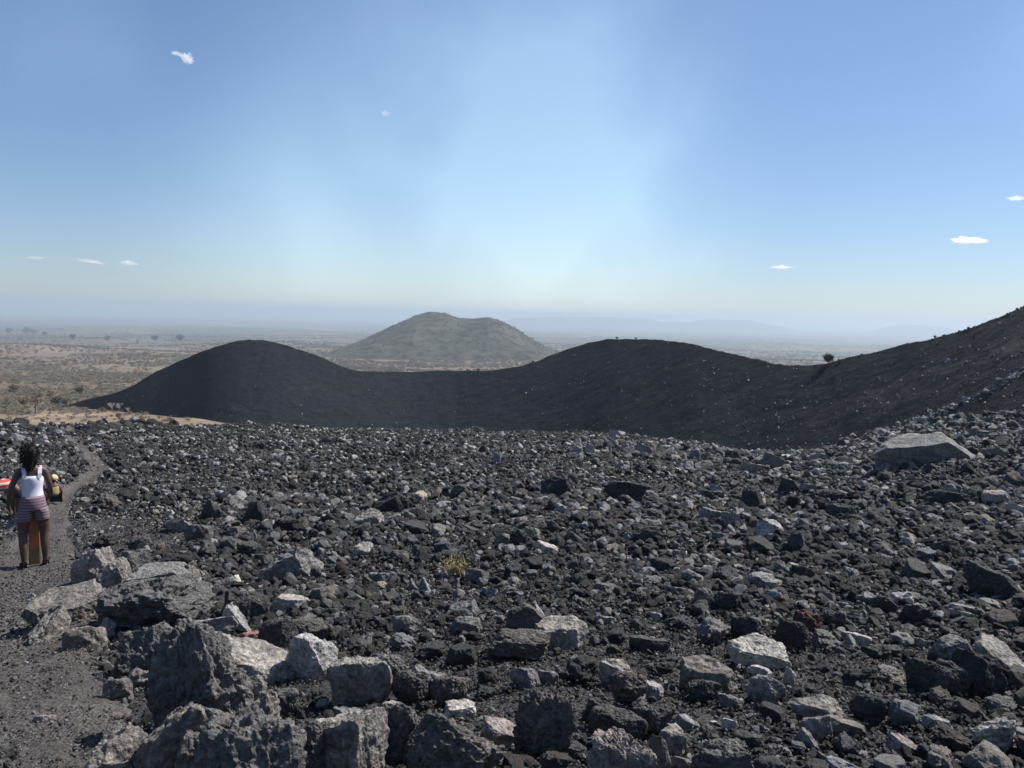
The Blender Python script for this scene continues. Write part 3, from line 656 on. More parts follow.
 (703, 588, 609, 20, 'block', .12, 'grey', 'domed dark stone with a light cap and bluish front', 'the bluish front stone', dict(top=(0, .2, 1))),
 (725, 592, 612, 24, 'lump', .036, 'black', 'black stone right of the bluish front stone', 'the black stone beside it', dict()),
 (692, 570, 583, 22, 'block', .20, 'grey', 'light peaked stone above the bluish front stone', 'the light peaked stone', dict(top=(.4, .1, 1))),
 (745, 618, 641, 28, 'lump', .034, 'black', 'black rock behind the thick cream boulder', 'the black rock behind the cream boulder', dict()),
 (791, 622, 650, 30, 'lump', .032, 'black', 'tall black lump at the right end of the thick cream boulder', 'the tall black lump', dict()),
 (807, 612, 634, 26, 'lump', .050, 'red', 'dark reddish rock behind the tall black lump', 'the dark reddish rock', dict()),
 (802, 614, 624, 18, 'slab', .26, 'pink', 'pinkish pale chip on the dark reddish rock', 'the pinkish pale chip', dict(lift=.25)),
 (827, 593, 605, 14, 'block', .16, 'grey', 'small grey domed stone right of the light angular stone', 'the small grey domed stone', dict()),
 (835, 612, 630, 24, 'lump', .060, 'grey', 'dark pitted stone right of the dark reddish rock', 'the dark pitted stone', dict()),
 (650, 634, 652, 40, 'slab', .050, 'grey', 'broad dark flat slab right of the broad tan slab', 'the broad dark slab', dict(top=(.1, .2, 1))),
 (656, 612, 620, 15, 'slab', .28, 'grey', 'light oval chip behind the broad dark slab', 'the light oval chip', dict()),
 (605, 614, 626, 22, 'slab', .25, 'grey', 'bright streaked stone right of the broad tan slab', 'the bright streaked stone', dict()),
 (675, 586, 597, 22, 'slab', .16, 'grey', 'smooth grey oval stone left of the bluish front stone', 'the smooth grey oval', dict()),
 (640, 566, 576, 16, 'slab', .30, 'grey', 'bright small slab near the smooth grey oval', 'the bright small slab', dict()),
 (546, 541, 553, 24, 'slab', .38, 'tan', 'bright tan slab lying in the middle distance', 'the bright tan slab', dict(top=(.3, -.1, 1))),
 (532, 526, 540, 16, 'block', .20, 'tan', 'rounded tan boulder above the bright tan slab', 'the rounded tan boulder', dict()),
 (518, 528, 546, 18, 'lump', .045, 'black', 'dark stone left of the rounded tan boulder', 'the dark left neighbour', dict()),
 (503, 533, 545, 16, 'block', .15, 'grey', 'grey stone farther left of the rounded tan boulder', 'the grey far neighbour', dict()),
 (576, 530, 545, 24, 'wedge', .07, 'grey', 'dark triangular slab with a thin lit rim right of the bright tan slab', 'the lit rim slab', dict(top=(.9, .2, 1))),
 (632, 533, 541, 18, 'slab', .28, 'grey', 'pale wide chip right of the lit rim slab', 'the pale wide chip', dict()),
 (556, 478, 498, 32, 'block', .035, 'black', 'blocky black boulder in the far middle rubble', 'the far blocky black boulder', dict(top=(.3, .3, 1))),
 (571, 478, 490, 8, 'slab', .20, 'grey', 'thin lit splinter on the right of the far blocky black boulder', 'the thin lit splinter', dict(top=(1, 0, 1))),
 (625, 480, 503, 44, 'lump', .032, 'black', 'wide black mound in the far middle rubble', 'the wide black mound', dict()),
 (497, 453, 465, 8, 'block', .22, 'grey', 'small light capped rock far off, leftmost of the rim stones', 'the leftmost rim stone', dict()),
 (577, 445, 456, 11, 'slab', .30, 'grey', 'light capped boulder on the far rim, left one of a pair', 'the left rim pair boulder', dict()),
 (590, 445, 456, 11, 'slab', .30, 'grey', 'light capped boulder on the far rim, right one of a pair', 'the right rim pair boulder', dict()),
 (617, 430, 437, 17, 'slab', .33, 'grey', 'white topped slab highest on the far rim', 'the highest white rim slab', dict()),
 (614, 440, 449, 9, 'block', .28, 'grey', 'small pale rock under the highest white rim slab', 'the small pale rim rock', dict()),
 (625, 441, 453, 10, 'block', .32, 'grey', 'pale capped rock with dark foot under the highest white rim slab', 'the dark footed rim rock', dict()),
 (643, 443, 457, 18, 'wedge', .22, 'grey', 'sloping grey boulder on the far rim right of the dark footed rock', 'the sloping rim boulder', dict(top=(.4, .2, 1))),
 (655, 449, 454, 8, 'slab', .42, 'grey', 'tiny bright chip right of the sloping rim boulder', 'the tiny rim chip', dict()),
 (695, 449, 460, 12, 'block', .15, 'grey', 'rounded grey boulder on the rim in the middle right', 'the rounded rim boulder', dict()),
 (705, 452, 461, 14, 'slab', .14, 'grey', 'dark slab right of the rounded rim boulder', 'the dark rim slab', dict()),
 (732, 451, 465, 16, 'lump', .045, 'black', 'black knob on the rim left of two big slabs', 'the black rim knob', dict()),
 (759, 454, 466, 16, 'slab', .20, 'brown', 'brownish slab leaning on the bigger rim slab', 'the brownish rim slab', dict(top=(-.3, -.2, 1))),
 (775, 451, 470, 28, 'wedge', .14, 'grey', 'big grey slab with shaded front on the rim', 'the big rim slab', dict(top=(.5, .2, 1))),
 (819, 453, 460, 20, 'slab', .30, 'grey', 'thin long white slab on the rim left of the huge wedge boulder', 'the thin white rim slab', dict()),
 (750, 462, 474, 24, 'slab', .24, 'tan', 'light tan flat rock below the brownish rim slab', 'the light tan rim rock', dict()),
 (687, 460, 472, 12, 'slab', .26, 'grey', 'light upright flat rock below the rounded rim boulder', 'the light upright rim rock', dict(top=(.2, -.6, 1))),
 (712, 490, 504, 26, 'wedge', .050, 'grey', 'dark ridge shaped rock with light top in the distance', 'the distant ridge rock', dict()),
 (716, 484, 493, 14, 'slab', .28, 'grey', 'light chip above the distant ridge rock', 'the light distant chip', dict()),
 (698, 492, 498, 12, 'slab', .24, 'grey', 'light chip left of the distant ridge rock', 'the left distant chip', dict()),
 (751, 489, 512, 24, 'block', .034, 'black', 'blocky black boulder right of the distant ridge rock', 'the distant blocky black boulder', dict()),
 (712, 507, 522, 28, 'wedge', .18, 'grey', 'light backed slab with black undercut below the distant ridge rock', 'the light backed slab', dict(top=(.3, .1, 1))),
 (732, 512, 530, 22, 'wedge', .20, 'grey', 'arched rock with a bright rim right of the light backed slab', 'the bright rimmed arch rock', dict(top=(.1, .3, 1))),
 (769, 520, 540, 26, 'block', .32, 'grey', 'bright domed boulder with a dark left face', 'the bright domed boulder', dict(top=(.3, -.1, 1))),
 (648, 526, 541, 30, 'block', .055, 'grey', 'dark block with a light topmost face in the middle rubble', 'the light topped dark block', dict()),
 (680, 550, 557, 14, 'slab', .46, 'tan', 'small bright cream stone right of centre', 'the small cream stone', dict()),
 (718, 532, 542, 18, 'block', .15, 'grey', 'domed grey stone left of the bright domed boulder', 'the domed grey stone', dict()),
 (842, 503, 520, 30, 'lump', .060, 'grey', 'dark ragged boulder with a lit crest in the right rubble', 'the lit crest boulder', dict()),
 (810, 483, 492, 20, 'slab', .20, 'grey', 'flat light stone above the lit crest boulder', 'the flat light stone above', dict()),
 (788, 478, 492, 20, 'wedge', .040, 'black', 'black triangular stone left of the flat light one', 'the black triangular stone', dict()),
 (831, 491, 503, 24, 'lump', .034, 'black', 'black hump between the rim and the lit crest boulder', 'the black hump by the rim', dict()),
 (887, 463, 472, 12, 'block', .22, 'grey', 'pale stone at the left foot of the huge wedge boulder', 'the pale foot stone', dict()),
 (915, 478, 487, 24, 'slab', .17, 'grey', 'flat grey plate just in front of the huge wedge boulder', 'the flat grey plate', dict()),
 (947, 492, 510, 40, 'lump', .034, 'black', 'wide black hump in front of the huge wedge boulder', 'the wide black hump', dict()),
 (928, 507, 516, 14, 'block', .20, 'grey', 'pale round stone left below the wide black hump', 'the pale round stone', dict()),
 (995, 493, 507, 22, 'wedge', .34, 'pink', 'pinkish white cracked stone near the right edge', 'the pinkish cracked stone', dict(top=(-.1, -.1, 1))),
 (984, 532, 540, 14, 'slab', .42, 'pink', 'small salmon pink stone below the pinkish cracked one', 'the salmon stone', dict()),
 (984, 519, 525, 14, 'slab', .22, 'grey', 'thin grey flake above the salmon stone', 'the thin grey flake', dict()),
 (1016, 505, 516, 18, 'slab', .34, 'grey', 'white slab cut by the right edge', 'the white edge slab', dict()),
 (984, 432, 440, 30, 'slab', .18, 'grey', 'light slab on the rim right of the huge wedge boulder', 'the light slab on the rim', dict()),
 (996, 450, 459, 18, 'slab', .16, 'grey', 'grey slab below the rim right of the huge wedge boulder', 'the grey slab below the rim', dict()),
 (45, 716, 729, 18, 'slab', .26, 'pink', 'pale pinkish chip lying on bare path dust', 'the pale path chip', dict()),
 (12, 738, 744, 10, 'block', .30, 'tan', 'small pale pebble at the left edge of the path', 'the small path pebble', dict()),
 (4, 752, 775, 22, 'lump', .045, 'black', 'dark stone in the bottom left corner', 'the corner stone', dict()),
 (32, 594, 600, 6, 'slab', .42, 'grey', 'tiny white chip on the path beside the arched rock', 'the tiny path chip', dict()),
 (65, 699, 708, 12, 'block', .12, 'brown', 'brown pebble at the tip of the big shadow on the path', 'the brown shadow pebble', dict()),
 (30, 672, 680, 24, 'lump', .06, 'brown', 'flat dark clod on the open path', 'the flat dark clod', dict()),
 (62, 664, 676, 28, 'lump', .05, 'brown', 'dark crumbly clod between the shadow and the open path', 'the dark crumbly clod', dict()),
]
placed = []      # (px, py_mid, wpx, short, X, Y, size)
def place_rock(i, spec, sub=None):
    px, yt_, yb_, wpx, kind, tone, tint, label, short, opt = spec
    X, Y, rr = hit(px, min(yb_, 766) if yb_ <= 768 else yb_)
    dist = math.hypot(rr, float(Hr(X, Y)))
    w = wpx * dist / F_; d = w * opt.get('depth', .6)
    phi = math.atan2(-float(Hr(X, Y)), rr)
    hgt = ((yb_ - yt_) * dist / F_ - .5 * d * math.sin(phi)) / math.cos(phi)
    hgt = max(hgt, .20 * w)
    az = math.atan2(X, Y)
    cx = X + math.sin(az) * d * .42; cy = Y + math.cos(az) * d * .42
    if sub is None: sub = 7 if wpx > 55 else 6 if wpx > 26 else 5 if wpx > 14 else 4
    ex = opt.get('extra')
    o = rock_obj('boulder' if wpx >= 30 else 'rock', kind, 100 + i * 7, sub, w, d, hgt, colr(tone, tint), opt.get('top', (.10, .22, 1)), ex, opt.get('yaw', 0))
    if opt.get('layered'):
        v = np.array([q.co for q in o.data.vertices]); k = v @ np.array([-.35, .1, .93]); fr = (k / (hgt * .16)) % 1.0
        n_ = v / np.linalg.norm(v, axis=1)[:, None]; v = v - np.stack([n_[:, 0], n_[:, 1], n_[:, 2] * 0], 1) * (np.where(fr < .35, .06, 0) * w)[:, None]
        o.data.vertices.foreach_set('co', v.astype(np.float32).ravel())
    z = float(Hr(cx, cy)) if not opt.get('lift') else float(Hr(X, Y)) + 0
    z = min(z, float(Hr(X, Y)) + .1 * hgt)
    if opt.get('lift'): z = float(Hr(X, Y)) + opt['lift'] * w * .6
    o.location = (cx, cy, z); o.rotation_euler = (0, 0, -az)
    tag(o, label, 'boulder' if wpx >= 30 else 'rock', 'loose lava rocks strewn over the slope')
    placed.append((px, (yt_ + yb_) / 2, wpx, short, cx, cy, w, 1))
    return o
for i, s in enumerate(ROCKS): place_rock(i, s)

# more single rocks, described by their neighbours among the ones above
lab_used = {s[7].lower() for s in ROCKS}
protos = []
for k in range(30):
    kind = ['block', 'lump', 'slab', 'lump', 'wedge', 'lump'][k % 6]
    p, f = rock_verts(kind, 900 + k * 13, 5, (rng.uniform(-.4, .4), rng.uniform(-.3, .5), 1))
    mn, mx = p.min(0), p.max(0); p = (p - (mn + mx) / 2) / (mx - mn); protos.append((kind, p, f))
_pm = {}
want = 300 - len(ROCKS); tries = 0; made = 0
cand_r = np.random.default_rng(99)
while made < want and tries < 60000:
    tries += 1
    u = cand_r.random(); py = 505 + 275 * u ** .55; px = cand_r.uniform(5, 1035)
    size = cand_r.uniform(15, 25) * (1 + (py - 505) / 560) if made < 150 else cand_r.uniform(12, 20)
    if any(abs(px - q[0]) < (q[2] + size) * .47 and abs(py - q[1]) < (q[2] + size) * .36 for q in placed): continue
    X, Y, rr = hit(px, py)
    if path_d(np.array([X]), np.array([Y]))[0] < 1.25: continue
    kind, p, f = protos[cand_r.integers(30)]
    tone = float(np.clip(np.exp(cand_r.normal(math.log(.062), .38)), .03, .2)) if cand_r.random() > .3 else cand_r.uniform(.14, .32)
    tn = 'black' if tone < .048 else 'charcoal' if tone < .075 else 'dull grey' if tone < .13 else 'light grey'
    sn = {'lump': 'pitted', 'block': 'blocky', 'slab': 'flat', 'wedge': 'angular'}[kind]
    near = sorted([q for q in placed if q[7]], key=lambda q: math.hypot(q[0] - px, 1.6 * (q[1] - py)))[:4]
    lab = None
    for q in near:
        dx, dy = px - q[0], (py - q[1]) * 1.6
        if math.hypot(dx, dy) > 130: continue
        rel = ('right of' if dx > 0 else 'left of') if abs(dx) > 1.7 * abs(dy) else ('in front of' if dy > 0 else 'behind') if abs(dy) > 1.7 * abs(dx) else \
              ('in front and right of' if dx > 0 else 'in front and left of') if dy > 0 else ('behind and right of' if dx > 0 else 'behind and left of')
        g_ = math.hypot(dx, dy) / (q[2] + size)
        rel = ('close ' if g_ < 1.2 else '') + rel
        L = f'{tn} {sn} rock {rel} {q[3]}'
        if L not in lab_used and len(L.split()) <= 16: lab = L; break
    if lab is None: continue
    lab_used.add(lab)
    dist = math.hypot(rr, float(Hr(X, Y))); w = size * dist / F_
    ki = [k for k in range(30) if protos[k][1] is p][0]
    if ki not in _pm:
        o = mesh_obj('rock', p, f, M_SCORIA if kind == 'lump' else M_ROCK, smooth=True); _pm[ki] = o.data
    else:
        o = bpy.data.objects.new('rock', _pm[ki]); COL.objects.link(o)
    hh = w * (cand_r.uniform(.5, .85) if kind != 'slab' else cand_r.uniform(.28, .45))
    dd = w * cand_r.uniform(.7, 1.1)
    o.scale = (w, dd, hh); o.location = (X, Y, float(Hr(X, Y)) + hh * .32)
    o.rotation_euler = (cand_r.normal(0, .18), cand_r.normal(0, .18), cand_r.uniform(0, 6.28))
    o.color = (*colr(tone, ['grey', 'brown', 'grey', 'blue'][cand_r.integers(4)]), 1)
    tag(o, lab, 'rock', 'loose lava rocks strewn over the slope')
    placed.append((px, py, size, '', X, Y, w, 0)); made += 1

# ------------------------------------------------------------------ RUBBLE (uncountable)
pc = bpy.data.collections.new('rubble_shapes')        # not linked to the scene: only instanced
NV = 24
for k in range(NV):
    kind = ['block', 'lump', 'slab', 'lump', 'wedge', 'block'][k % 6]
    p, f = rock_verts(kind, 3000 + k * 31, 3, (rng.uniform(-.5, .5), rng.uniform(-.5, .5), 1))
    mn, mx = p.min(0), p.max(0); p = (p - (mn + mx) / 2) / (mx - mn)
    asp = {'block': (1, .85, .7), 'lump': (1, .92, .78), 'slab': (1, .8, .33), 'wedge': (1, .8, .55)}[kind]
    me = bpy.data.meshes.new('stone_%02d' % k); me.from_pydata([tuple(v) for v in (p * np.array(asp))], [], f.tolist()); me.materials.append(M_RUB)
    me.polygons.foreach_set('use_smooth', np.full(len(me.polygons), kind == 'lump', dtype=bool))
    o = bpy.data.objects.new('stone_%02d' % k, me); pc.objects.link(o)

pts, scl, rot, idx, tin = [], [], [], [], []
def add_pts(X, Y, Z, s, palef, gain=1.0, reg='rub'):
    n = len(X)
    if n == 0: return
    rpx = s / np.hypot(X, Y) * F_; palef = np.clip(palef * np.interp(rpx, [2, 5, 12], [1.5, 1.15, .7]), 0, .8)
    pts.append(np.stack([X, Y, Z], 1))
    scl.append(s[:, None] * rng.uniform(.8, 1.2, (n, 3)))
    rot.append(np.stack([rng.normal(0, .55, n), rng.normal(0, .55, n), rng.uniform(0, 6.28, n)], 1)); idx.append(rng.integers(0, NV, n))
    tone = np.exp(rng.normal(0, .50, n) + np.log(.066 * np.asarray(gain)))
    pale = rng.random(n) < palef; tone = np.where(pale, rng.uniform(.15, .42, n) * np.interp(rpx, [2, 6], [1.35, 1.0]), tone); tone = np.clip(tone, .018, .58)
    wm = rng.normal(0, .035, n); wm = np.where(rng.random(n) < .04, .18, wm)
    tin.append(np.stack([tone * (.985 + wm), tone * (.985 + wm * .2), tone * (1.0 - wm), np.ones(n)], 1))
Pk = np.array([[q[4], q[5], q[6]] for q in placed])
def ring(r0, r1, smin_px, cover, smin_floor, cap_px):
    cap_px = float(np.interp(r0, [8, 14, 30], [cap_px, 10, 7.5]))
    area = .5 * 2 * R(42) * (r1 * r1 - r0 * r0); rm = (r0 + r1) / 2
    smin = max(smin_floor, smin_px * rm / F_); smax = max(smin * 2.2, min(.46, cap_px * rm / F_))
    n = int(area * cover / (smin * smin * 2.0))
    r = np.sqrt(rng.uniform(r0 * r0, r1 * r1, n)); a = rng.uniform(-R(42), R(42), n)
    X = r * np.sin(a); Y = r * np.cos(a)
    keep = r < Re(a) + 1.5
    X, Y, r, a = X[keep], Y[keep], r[keep], a[keep]; n = len(X)
    u = rng.random(n); ex = 2.15 if r0 < 14 else 2.5
    s = (smin ** (-ex) + u * (smax ** (-ex) - smin ** (-ex))) ** (-1 / ex)
    cl = n2(X, Y, 2.6, 3, 81); s = s * np.clip(1 + .8 * cl, .5, 2.1); s = np.minimum(s, smax)
    pd = path_d(X, Y); onp = pd < 1.08 + .15 * rng.normal(0, 1, n)
    k = ~onp | ((rng.random(n) < (.5 if r0 < 14 else .10)) & (s < max(.06, 2.0 * smin)))
    s = np.where(onp, s * .55, s)
    k &= ~((pd < 1.0) & (s > .10))
    X, Y, s, r = X[k], Y[k], s[k], r[k]
    Z = Hr(X, Y) + s * rng.uniform(.02, .42, len(s)) + np.where(path_d(X, Y) < .9, .055, 0)
    pf = .15 + .10 * np.clip(n2(X, Y, 3.5, 2, 83) + .1, 0, 1) + np.where(r < 30, .03, 0) + np.where(path_d(X, Y) < 1.6, .08, 0) + .07 * np.clip((np.arctan2(X, Y) - .15) * 3, 0, 1) * (r > 20)
    azz = np.arctan2(X, Y); gn = 1 + (np.interp(r, [9, 32, 70], [1, .72, .42]) - 1) * np.clip(1.6 - 4 * azz, .25, 1)
    pf = pf * (.45 + .55 * gn)
    add_pts(X, Y, Z, s, pf, gn)
edges = [1.9, 3, 4, 5, 6.5, 8, 10, 12.5, 16, 20, 25, 31, 38, 46, 56, 68, 82, 100, 121]
for a_, b_ in zip(edges[:-1], edges[1:]):
    ring(a_, b_, 1.8, .85 if a_ < 14 else .68, .014, 14)
for (na, r0_, r1_, a0_, a1_, p0, p1_) in ((1900, 18, 62, R(4), R(38), 5, 13), (450, 14, 60, R(-38), R(4), 5, 11), (6500, 3.0, 20, R(-20), R(38), 6, 15), (500, 2.6, 12, R(-38), R(-18), 6, 15), (1500, 2.6, 10, R(-38), R(-20), 3, 9)):
    r = np.sqrt(rng.uniform(r0_ ** 2, r1_ ** 2, na)); a = rng.uniform(a0_, a1_, na); X = r * np.sin(a); Y = r * np.cos(a); s = (p0 + (p1_ - p0) * rng.random(na) ** 2.5) * r / F_
    k = (path_d(X, Y) > {15: .72, 9: 0.0}.get(p1_, 1.4)) & (r < Re(a)); add_pts(X[k], Y[k], Hr(X[k], Y[k]) + s[k] * .22, s[k], np.full(k.sum(), .22))
# rim is rougher: bigger stones along the far edge
n = 5200; a = rng.uniform(-R(38), R(40), n); r = Re(a) * (1 - np.abs(rng.normal(0, .10, n))); X = r * np.sin(a); Y = r * np.cos(a)
s = np.exp(rng.normal(math.log(.28), .38, n)) * np.interp(a, [R(-35), R(0), R(12), R(34)], [.5, .35, .85, 1.1]); k = path_d(X, Y) > 1.3
add_pts(X[k], Y[k], Hr(X[k], Y[k]) + s[k] * .25, np.minimum(s[k], .8), np.full(k.sum(), .22))
n = 60; a = rng.uniform(R(-36), R(-22), n); r = Re(a) * rng.uniform(.86, 1.0, n); X = r * np.sin(a); Y = r * np.cos(a); s = rng.uniform(.5, 1.5, n); k = path_d(X, Y) > 2.2
add_pts(X[k], Y[k], Hr(X[k], Y[k]) + s[k] * .1, s[k], np.zeros(k.sum()), .5)
# scattered blocks on the cinder ridge
from mathutils.bvhtree import BVHTree
gi = np.arange(len(ts)); 
def ridge_pt(pxv, tv):
    j = np.interp(pxv, cols, np.arange(len(cols))); i = np.interp(tv, ts, np.arange(len(ts)))
    j0 = np.clip(j.astype(int), 0, len(cols) - 2); i0 = np.clip(i.astype(int), 0, len(ts) - 2); fj = j - j0; fi = i - i0
    g4 = lambda G: (G[i0, j0] * (1 - fi) * (1 - fj) + G[i0 + 1, j0] * fi * (1 - fj) + G[i0, j0 + 1] * (1 - fi) * fj + G[i0 + 1, j0 + 1] * fi * fj)
    return g4(RGX), g4(RGY), g4(RGZ)
n = 1500; pxv = np.concatenate([rng.normal(760, 45, 200), rng.normal(690, 150, 160), rng.uniform(350, 1024, 130), rng.uniform(75, 350, 50), rng.uniform(860, 1060, 160)])
tv = rng.beta(1.1, 1.5, len(pxv)); X, Y, Z = ridge_pt(pxv, tv); s = np.exp(rng.normal(math.log(.13), .4, len(X))); add_pts(X, Y, Z + s * .15, s, np.full(len(X), .5), 1.4)
n = 9000; pxv = rng.uniform(75, 1100, n); tv = rng.beta(1, 1.8, n); X, Y, Z = ridge_pt(pxv, tv); s = np.exp(rng.normal(math.log(.08), .35, n)); add_pts(X, Y, Z + s * .05, s, np.full(n, .01), .42)
# dribble of pale blocks climbing the flank on the right
n = 280; q = rng.random(n) ** .8; pxv = 715 + 330 * q + rng.normal(0, 7, n); tv = .0 + .42 * q ** 1.3 + rng.normal(0, .018, n); X, Y, Z = ridge_pt(pxv, np.clip(tv, -.05, 1)); s = np.exp(rng.normal(math.log(.27), .4, n))
add_pts(X, Y, Z + s * .2, s, np.full(n, .55), 1.5)
# crest roughness
n = 700; pxv = rng.uniform(110, 1024, n); X, Y, Z = ridge_pt(pxv, rng.normal(1.0, .02, n)); s = np.exp(rng.normal(math.log(.12), .4, n)); add_pts(X, Y, Z + s * .1, s, np.full(n, .02), .6)

pts = np.concatenate(pts); scl = np.concatenate(scl); rot = np.concatenate(rot); idx = np.concatenate(idx); tin = np.concatenate(tin)
# leave out those buried inside the single rocks
def point_cloud_object(name, pts, scl, rot, idx, tin, coll, label):
    me = bpy.data.meshes.new(name); me.vertices.add(len(pts)); me.vertices.foreach_set('co', pts.astype(np.float32).ravel())
    me.attributes.new('scl', 'FLOAT_VECTOR', 'POINT').data.foreach_set('vector', scl.astype(np.float32).ravel())
    me.attributes.new('rot', 'FLOAT_VECTOR', 'POINT').data.foreach_set('vector', rot.astype(np.float32).ravel())
    me.attributes.new('idx', 'INT', 'POINT').data.foreach_set('value', idx.astype(np.int32))
    me.attributes.new('tint', 'FLOAT_COLOR', 'POINT').data.foreach_set('color', tin.astype(np.float32).ravel())
    o = bpy.data.objects.new(name, me); COL.objects.link(o)
    ng = bpy.data.node_groups.new(name, 'GeometryNodeTree')
    ng.interface.new_socket('Geometry', in_out='INPUT', socket_type='NodeSocketGeometry'); ng.interface.new_socket('Geometry', in_out='OUTPUT', socket_type='NodeSocketGeometry')
    gin = ng.nodes.new('NodeGroupInput'); gout = ng.nodes.new('NodeGroupOutput')
    ci = ng.nodes.new('GeometryNodeCollectionInfo'); ci.inputs['Collection'].default_value = coll; ci.inputs['Separate Children'].default_value = True; ci.inputs['Reset Children'].default_value = True
    ip = ng.nodes.new('GeometryNodeInstanceOnPoints'); ip.inputs['Pick Instance'].default_value = True
    def attr(nm, ty):
        n = ng.nodes.new('GeometryNodeInputNamedAttribute'); n.data_type = ty; n.inputs['Name'].default_value = nm; return n.outputs['Attribute']
    L = ng.links.new
    L(gin.outputs[0], ip.inputs['Points']); L(ci.outputs[0], ip.inputs['Instance']); L(attr('idx', 'INT'), ip.inputs['Instance Index'])
    er = ng.nodes.new('FunctionNodeEulerToRotation'); L(attr('rot', 'FLOAT_VECTOR'), er.inputs[0]); L(er.outputs[0], ip.inputs['Rotation'])
    L(attr('scl', 'FLOAT_VECTOR'), ip.inputs['Scale']); L(ip.outputs[0], gout.inputs[0])
    md = o.modifiers.new('scatter', 'NODES'); md.node_group = ng
    tag(o, label, kind='stuff'); return o
print('rubble stones', len(pts))
point_cloud_object('rubble', pts, scl, rot, idx, tin, pc, 'loose black and grey lava rubble covering the slope')

# ------------------------------------------------------------------ plants
def ground_hit_far(px, py):
    d = ray(px, py); rr = np.geomspace(120, 20000, 6000); hh = math.hypot(d[0], d[1])
    X = d[0] / hh * rr; Y = d[1] / hh * rr; Z = d[2] / hh * rr; g = Hp(X, Y); k = int(np.argmax(Z < g)) if (Z < g).any() else len(rr) - 1
    return X[k], Y[k], float(g[k]), rr[k]
def tube(vs, fs, pts_, rad, n=5):
    b0 = len(vs)
    for i, (p, r) in enumerate(zip(pts_, rad)):
        q = np.array(pts_[min(i + 1, len(pts_) - 1)], float) - np.array(pts_[max(i - 1, 0)], float); q /= np.linalg.norm(q) + 1e-9
        u_ = np.cross(q, [0.3, 1, .2]); u_ /= np.linalg.norm(u_); w_ = np.cross(q, u_)
        for k in range(n):
            a = 2 * math.pi * k / n; vs.append(tuple(np.array(p) + r * (math.cos(a) * u_ + math.sin(a) * w_)))
    for i in range(len(pts_) - 1):
        for k in range(n):
            fs.append((b0 + i * n + k, b0 + i * n + (k + 1) % n, b0 + (i + 1) * n + (k + 1) % n, b0 + (i + 1) * n + k))
def woody(rg_, h, spread, nl, depth=3):
    """trunk, limbs and twig tips of a small tree or shrub"""
    vs, fs, tips = [], [], []
    def grow(p, d, L, r, lev):
        p1 = p + d * L * .5 + rg_.normal(0, .06, 3) * L; p2 = p + d * L + rg_.normal(0, .05, 3) * L
        tube(vs, fs, [p, p1, p2], [r, r * .8, r * .6], 5 if lev < 2 else 3)
        if lev >= depth: tips.append(p2); return
        tips.append(p1) if lev > 0 else None
        for k in range(nl if lev == 0 else 3):
            a = rg_.uniform(0, 6.28); nd = d * .75 + spread * np.array([math.cos(a), math.sin(a), rg_.uniform(-.1, .5)]); nd /= np.linalg.norm(nd)
            grow(p + d * L * rg_.uniform(.45, 1.0), nd, L * rg_.uniform(.55, .8), r * .55, lev + 1)
    grow(np.zeros(3), np.array([0, 0, 1.]), h * .36, h * .030, 0)
    return vs, fs, np.array(tips)
def leaf_cloud(rg_, centers, n, rad, size, squash=.8):
    c = centers[rg_.integers(0, len(centers), n)] + rg_.normal(0, 1, (n, 3)) * rad * np.array([1, 1, squash])
    a = rg_.normal(size=(n, 3)); a /= np.linalg.norm(a, axis=1)[:, None]; b = np.cross(a, rg_.normal(size=(n, 3))); b /= np.linalg.norm(b, axis=1)[:, None]
    s = size * rg_.uniform(.5, 1.3, n)[:, None]
    V = np.stack([c - a * s, c + b * s * .5, c + a * s, c - b * s * .5], 1).reshape(-1, 3)
    return V, np.arange(n * 4).reshape(-1, 4)
M_BARK = simple_mat('dry_bark', (.20, .17, .14), .9, .3, 6)
M_BARKP = simple_mat('pale_bark', (.42, .38, .33), .9, .2, 6)
M_DRY = simple_mat('dry_leaf', (.17, .135, .085), .9, .35, 3)
M_OLIVE = simple_mat('olive_leaf', (.085, .085, .040), .9, .35, 3)
M_DARKG = simple_mat('dark_leaf', (.045, .050, .026), .9, .35, 3)
M_STRAW = simple_mat('straw_leaf', (.27, .215, .10), .8, .3, 30)
def plant(name, label, cat, X, Y, Z, h, style, group=None):
    rg_ = np.random.default_rng(int(abs(X * 13 + Y * 7)) % 99991)
    root = empty(name, (X, Y, Z - .05), rg_.uniform(0, 6.28)); tag(root, label, cat, group)
    if style == 'bare' or style == 'pale':
        vs, fs, tips = woody(rg_, h, .75, 5, 4)
        v = np.array(vs); k = h / v[:, 2].max(); v = v * k; tips = tips * k
        mesh_obj('trunk', v, fs, M_BARKP if style == 'pale' else M_BARK, root)
        V, Fq = leaf_cloud(rg_, tips[tips[:, 2] > h * .3], 260, h * .035, h * .030); mesh_obj('crown', V, Fq, M_DRY if style == 'bare' else M_BARKP, root)
    else:
        vs, fs, tips = woody(rg_, h * .9, .8, 6, 3)
        v = np.array(vs); k = .85 * h / v[:, 2].max(); v = v * k; tips = tips * k
        mesh_obj('trunk', v, fs, M_BARK, root)
        V, Fq = leaf_cloud(rg_, tips[tips[:, 2] > h * .12], 1800, h * .13, h * .065, .75)
        mesh_obj('crown', V, Fq, {'dark': M_DARKG, 'olive': M_OLIVE, 'dry': M_DRY}[style], root)
    return root
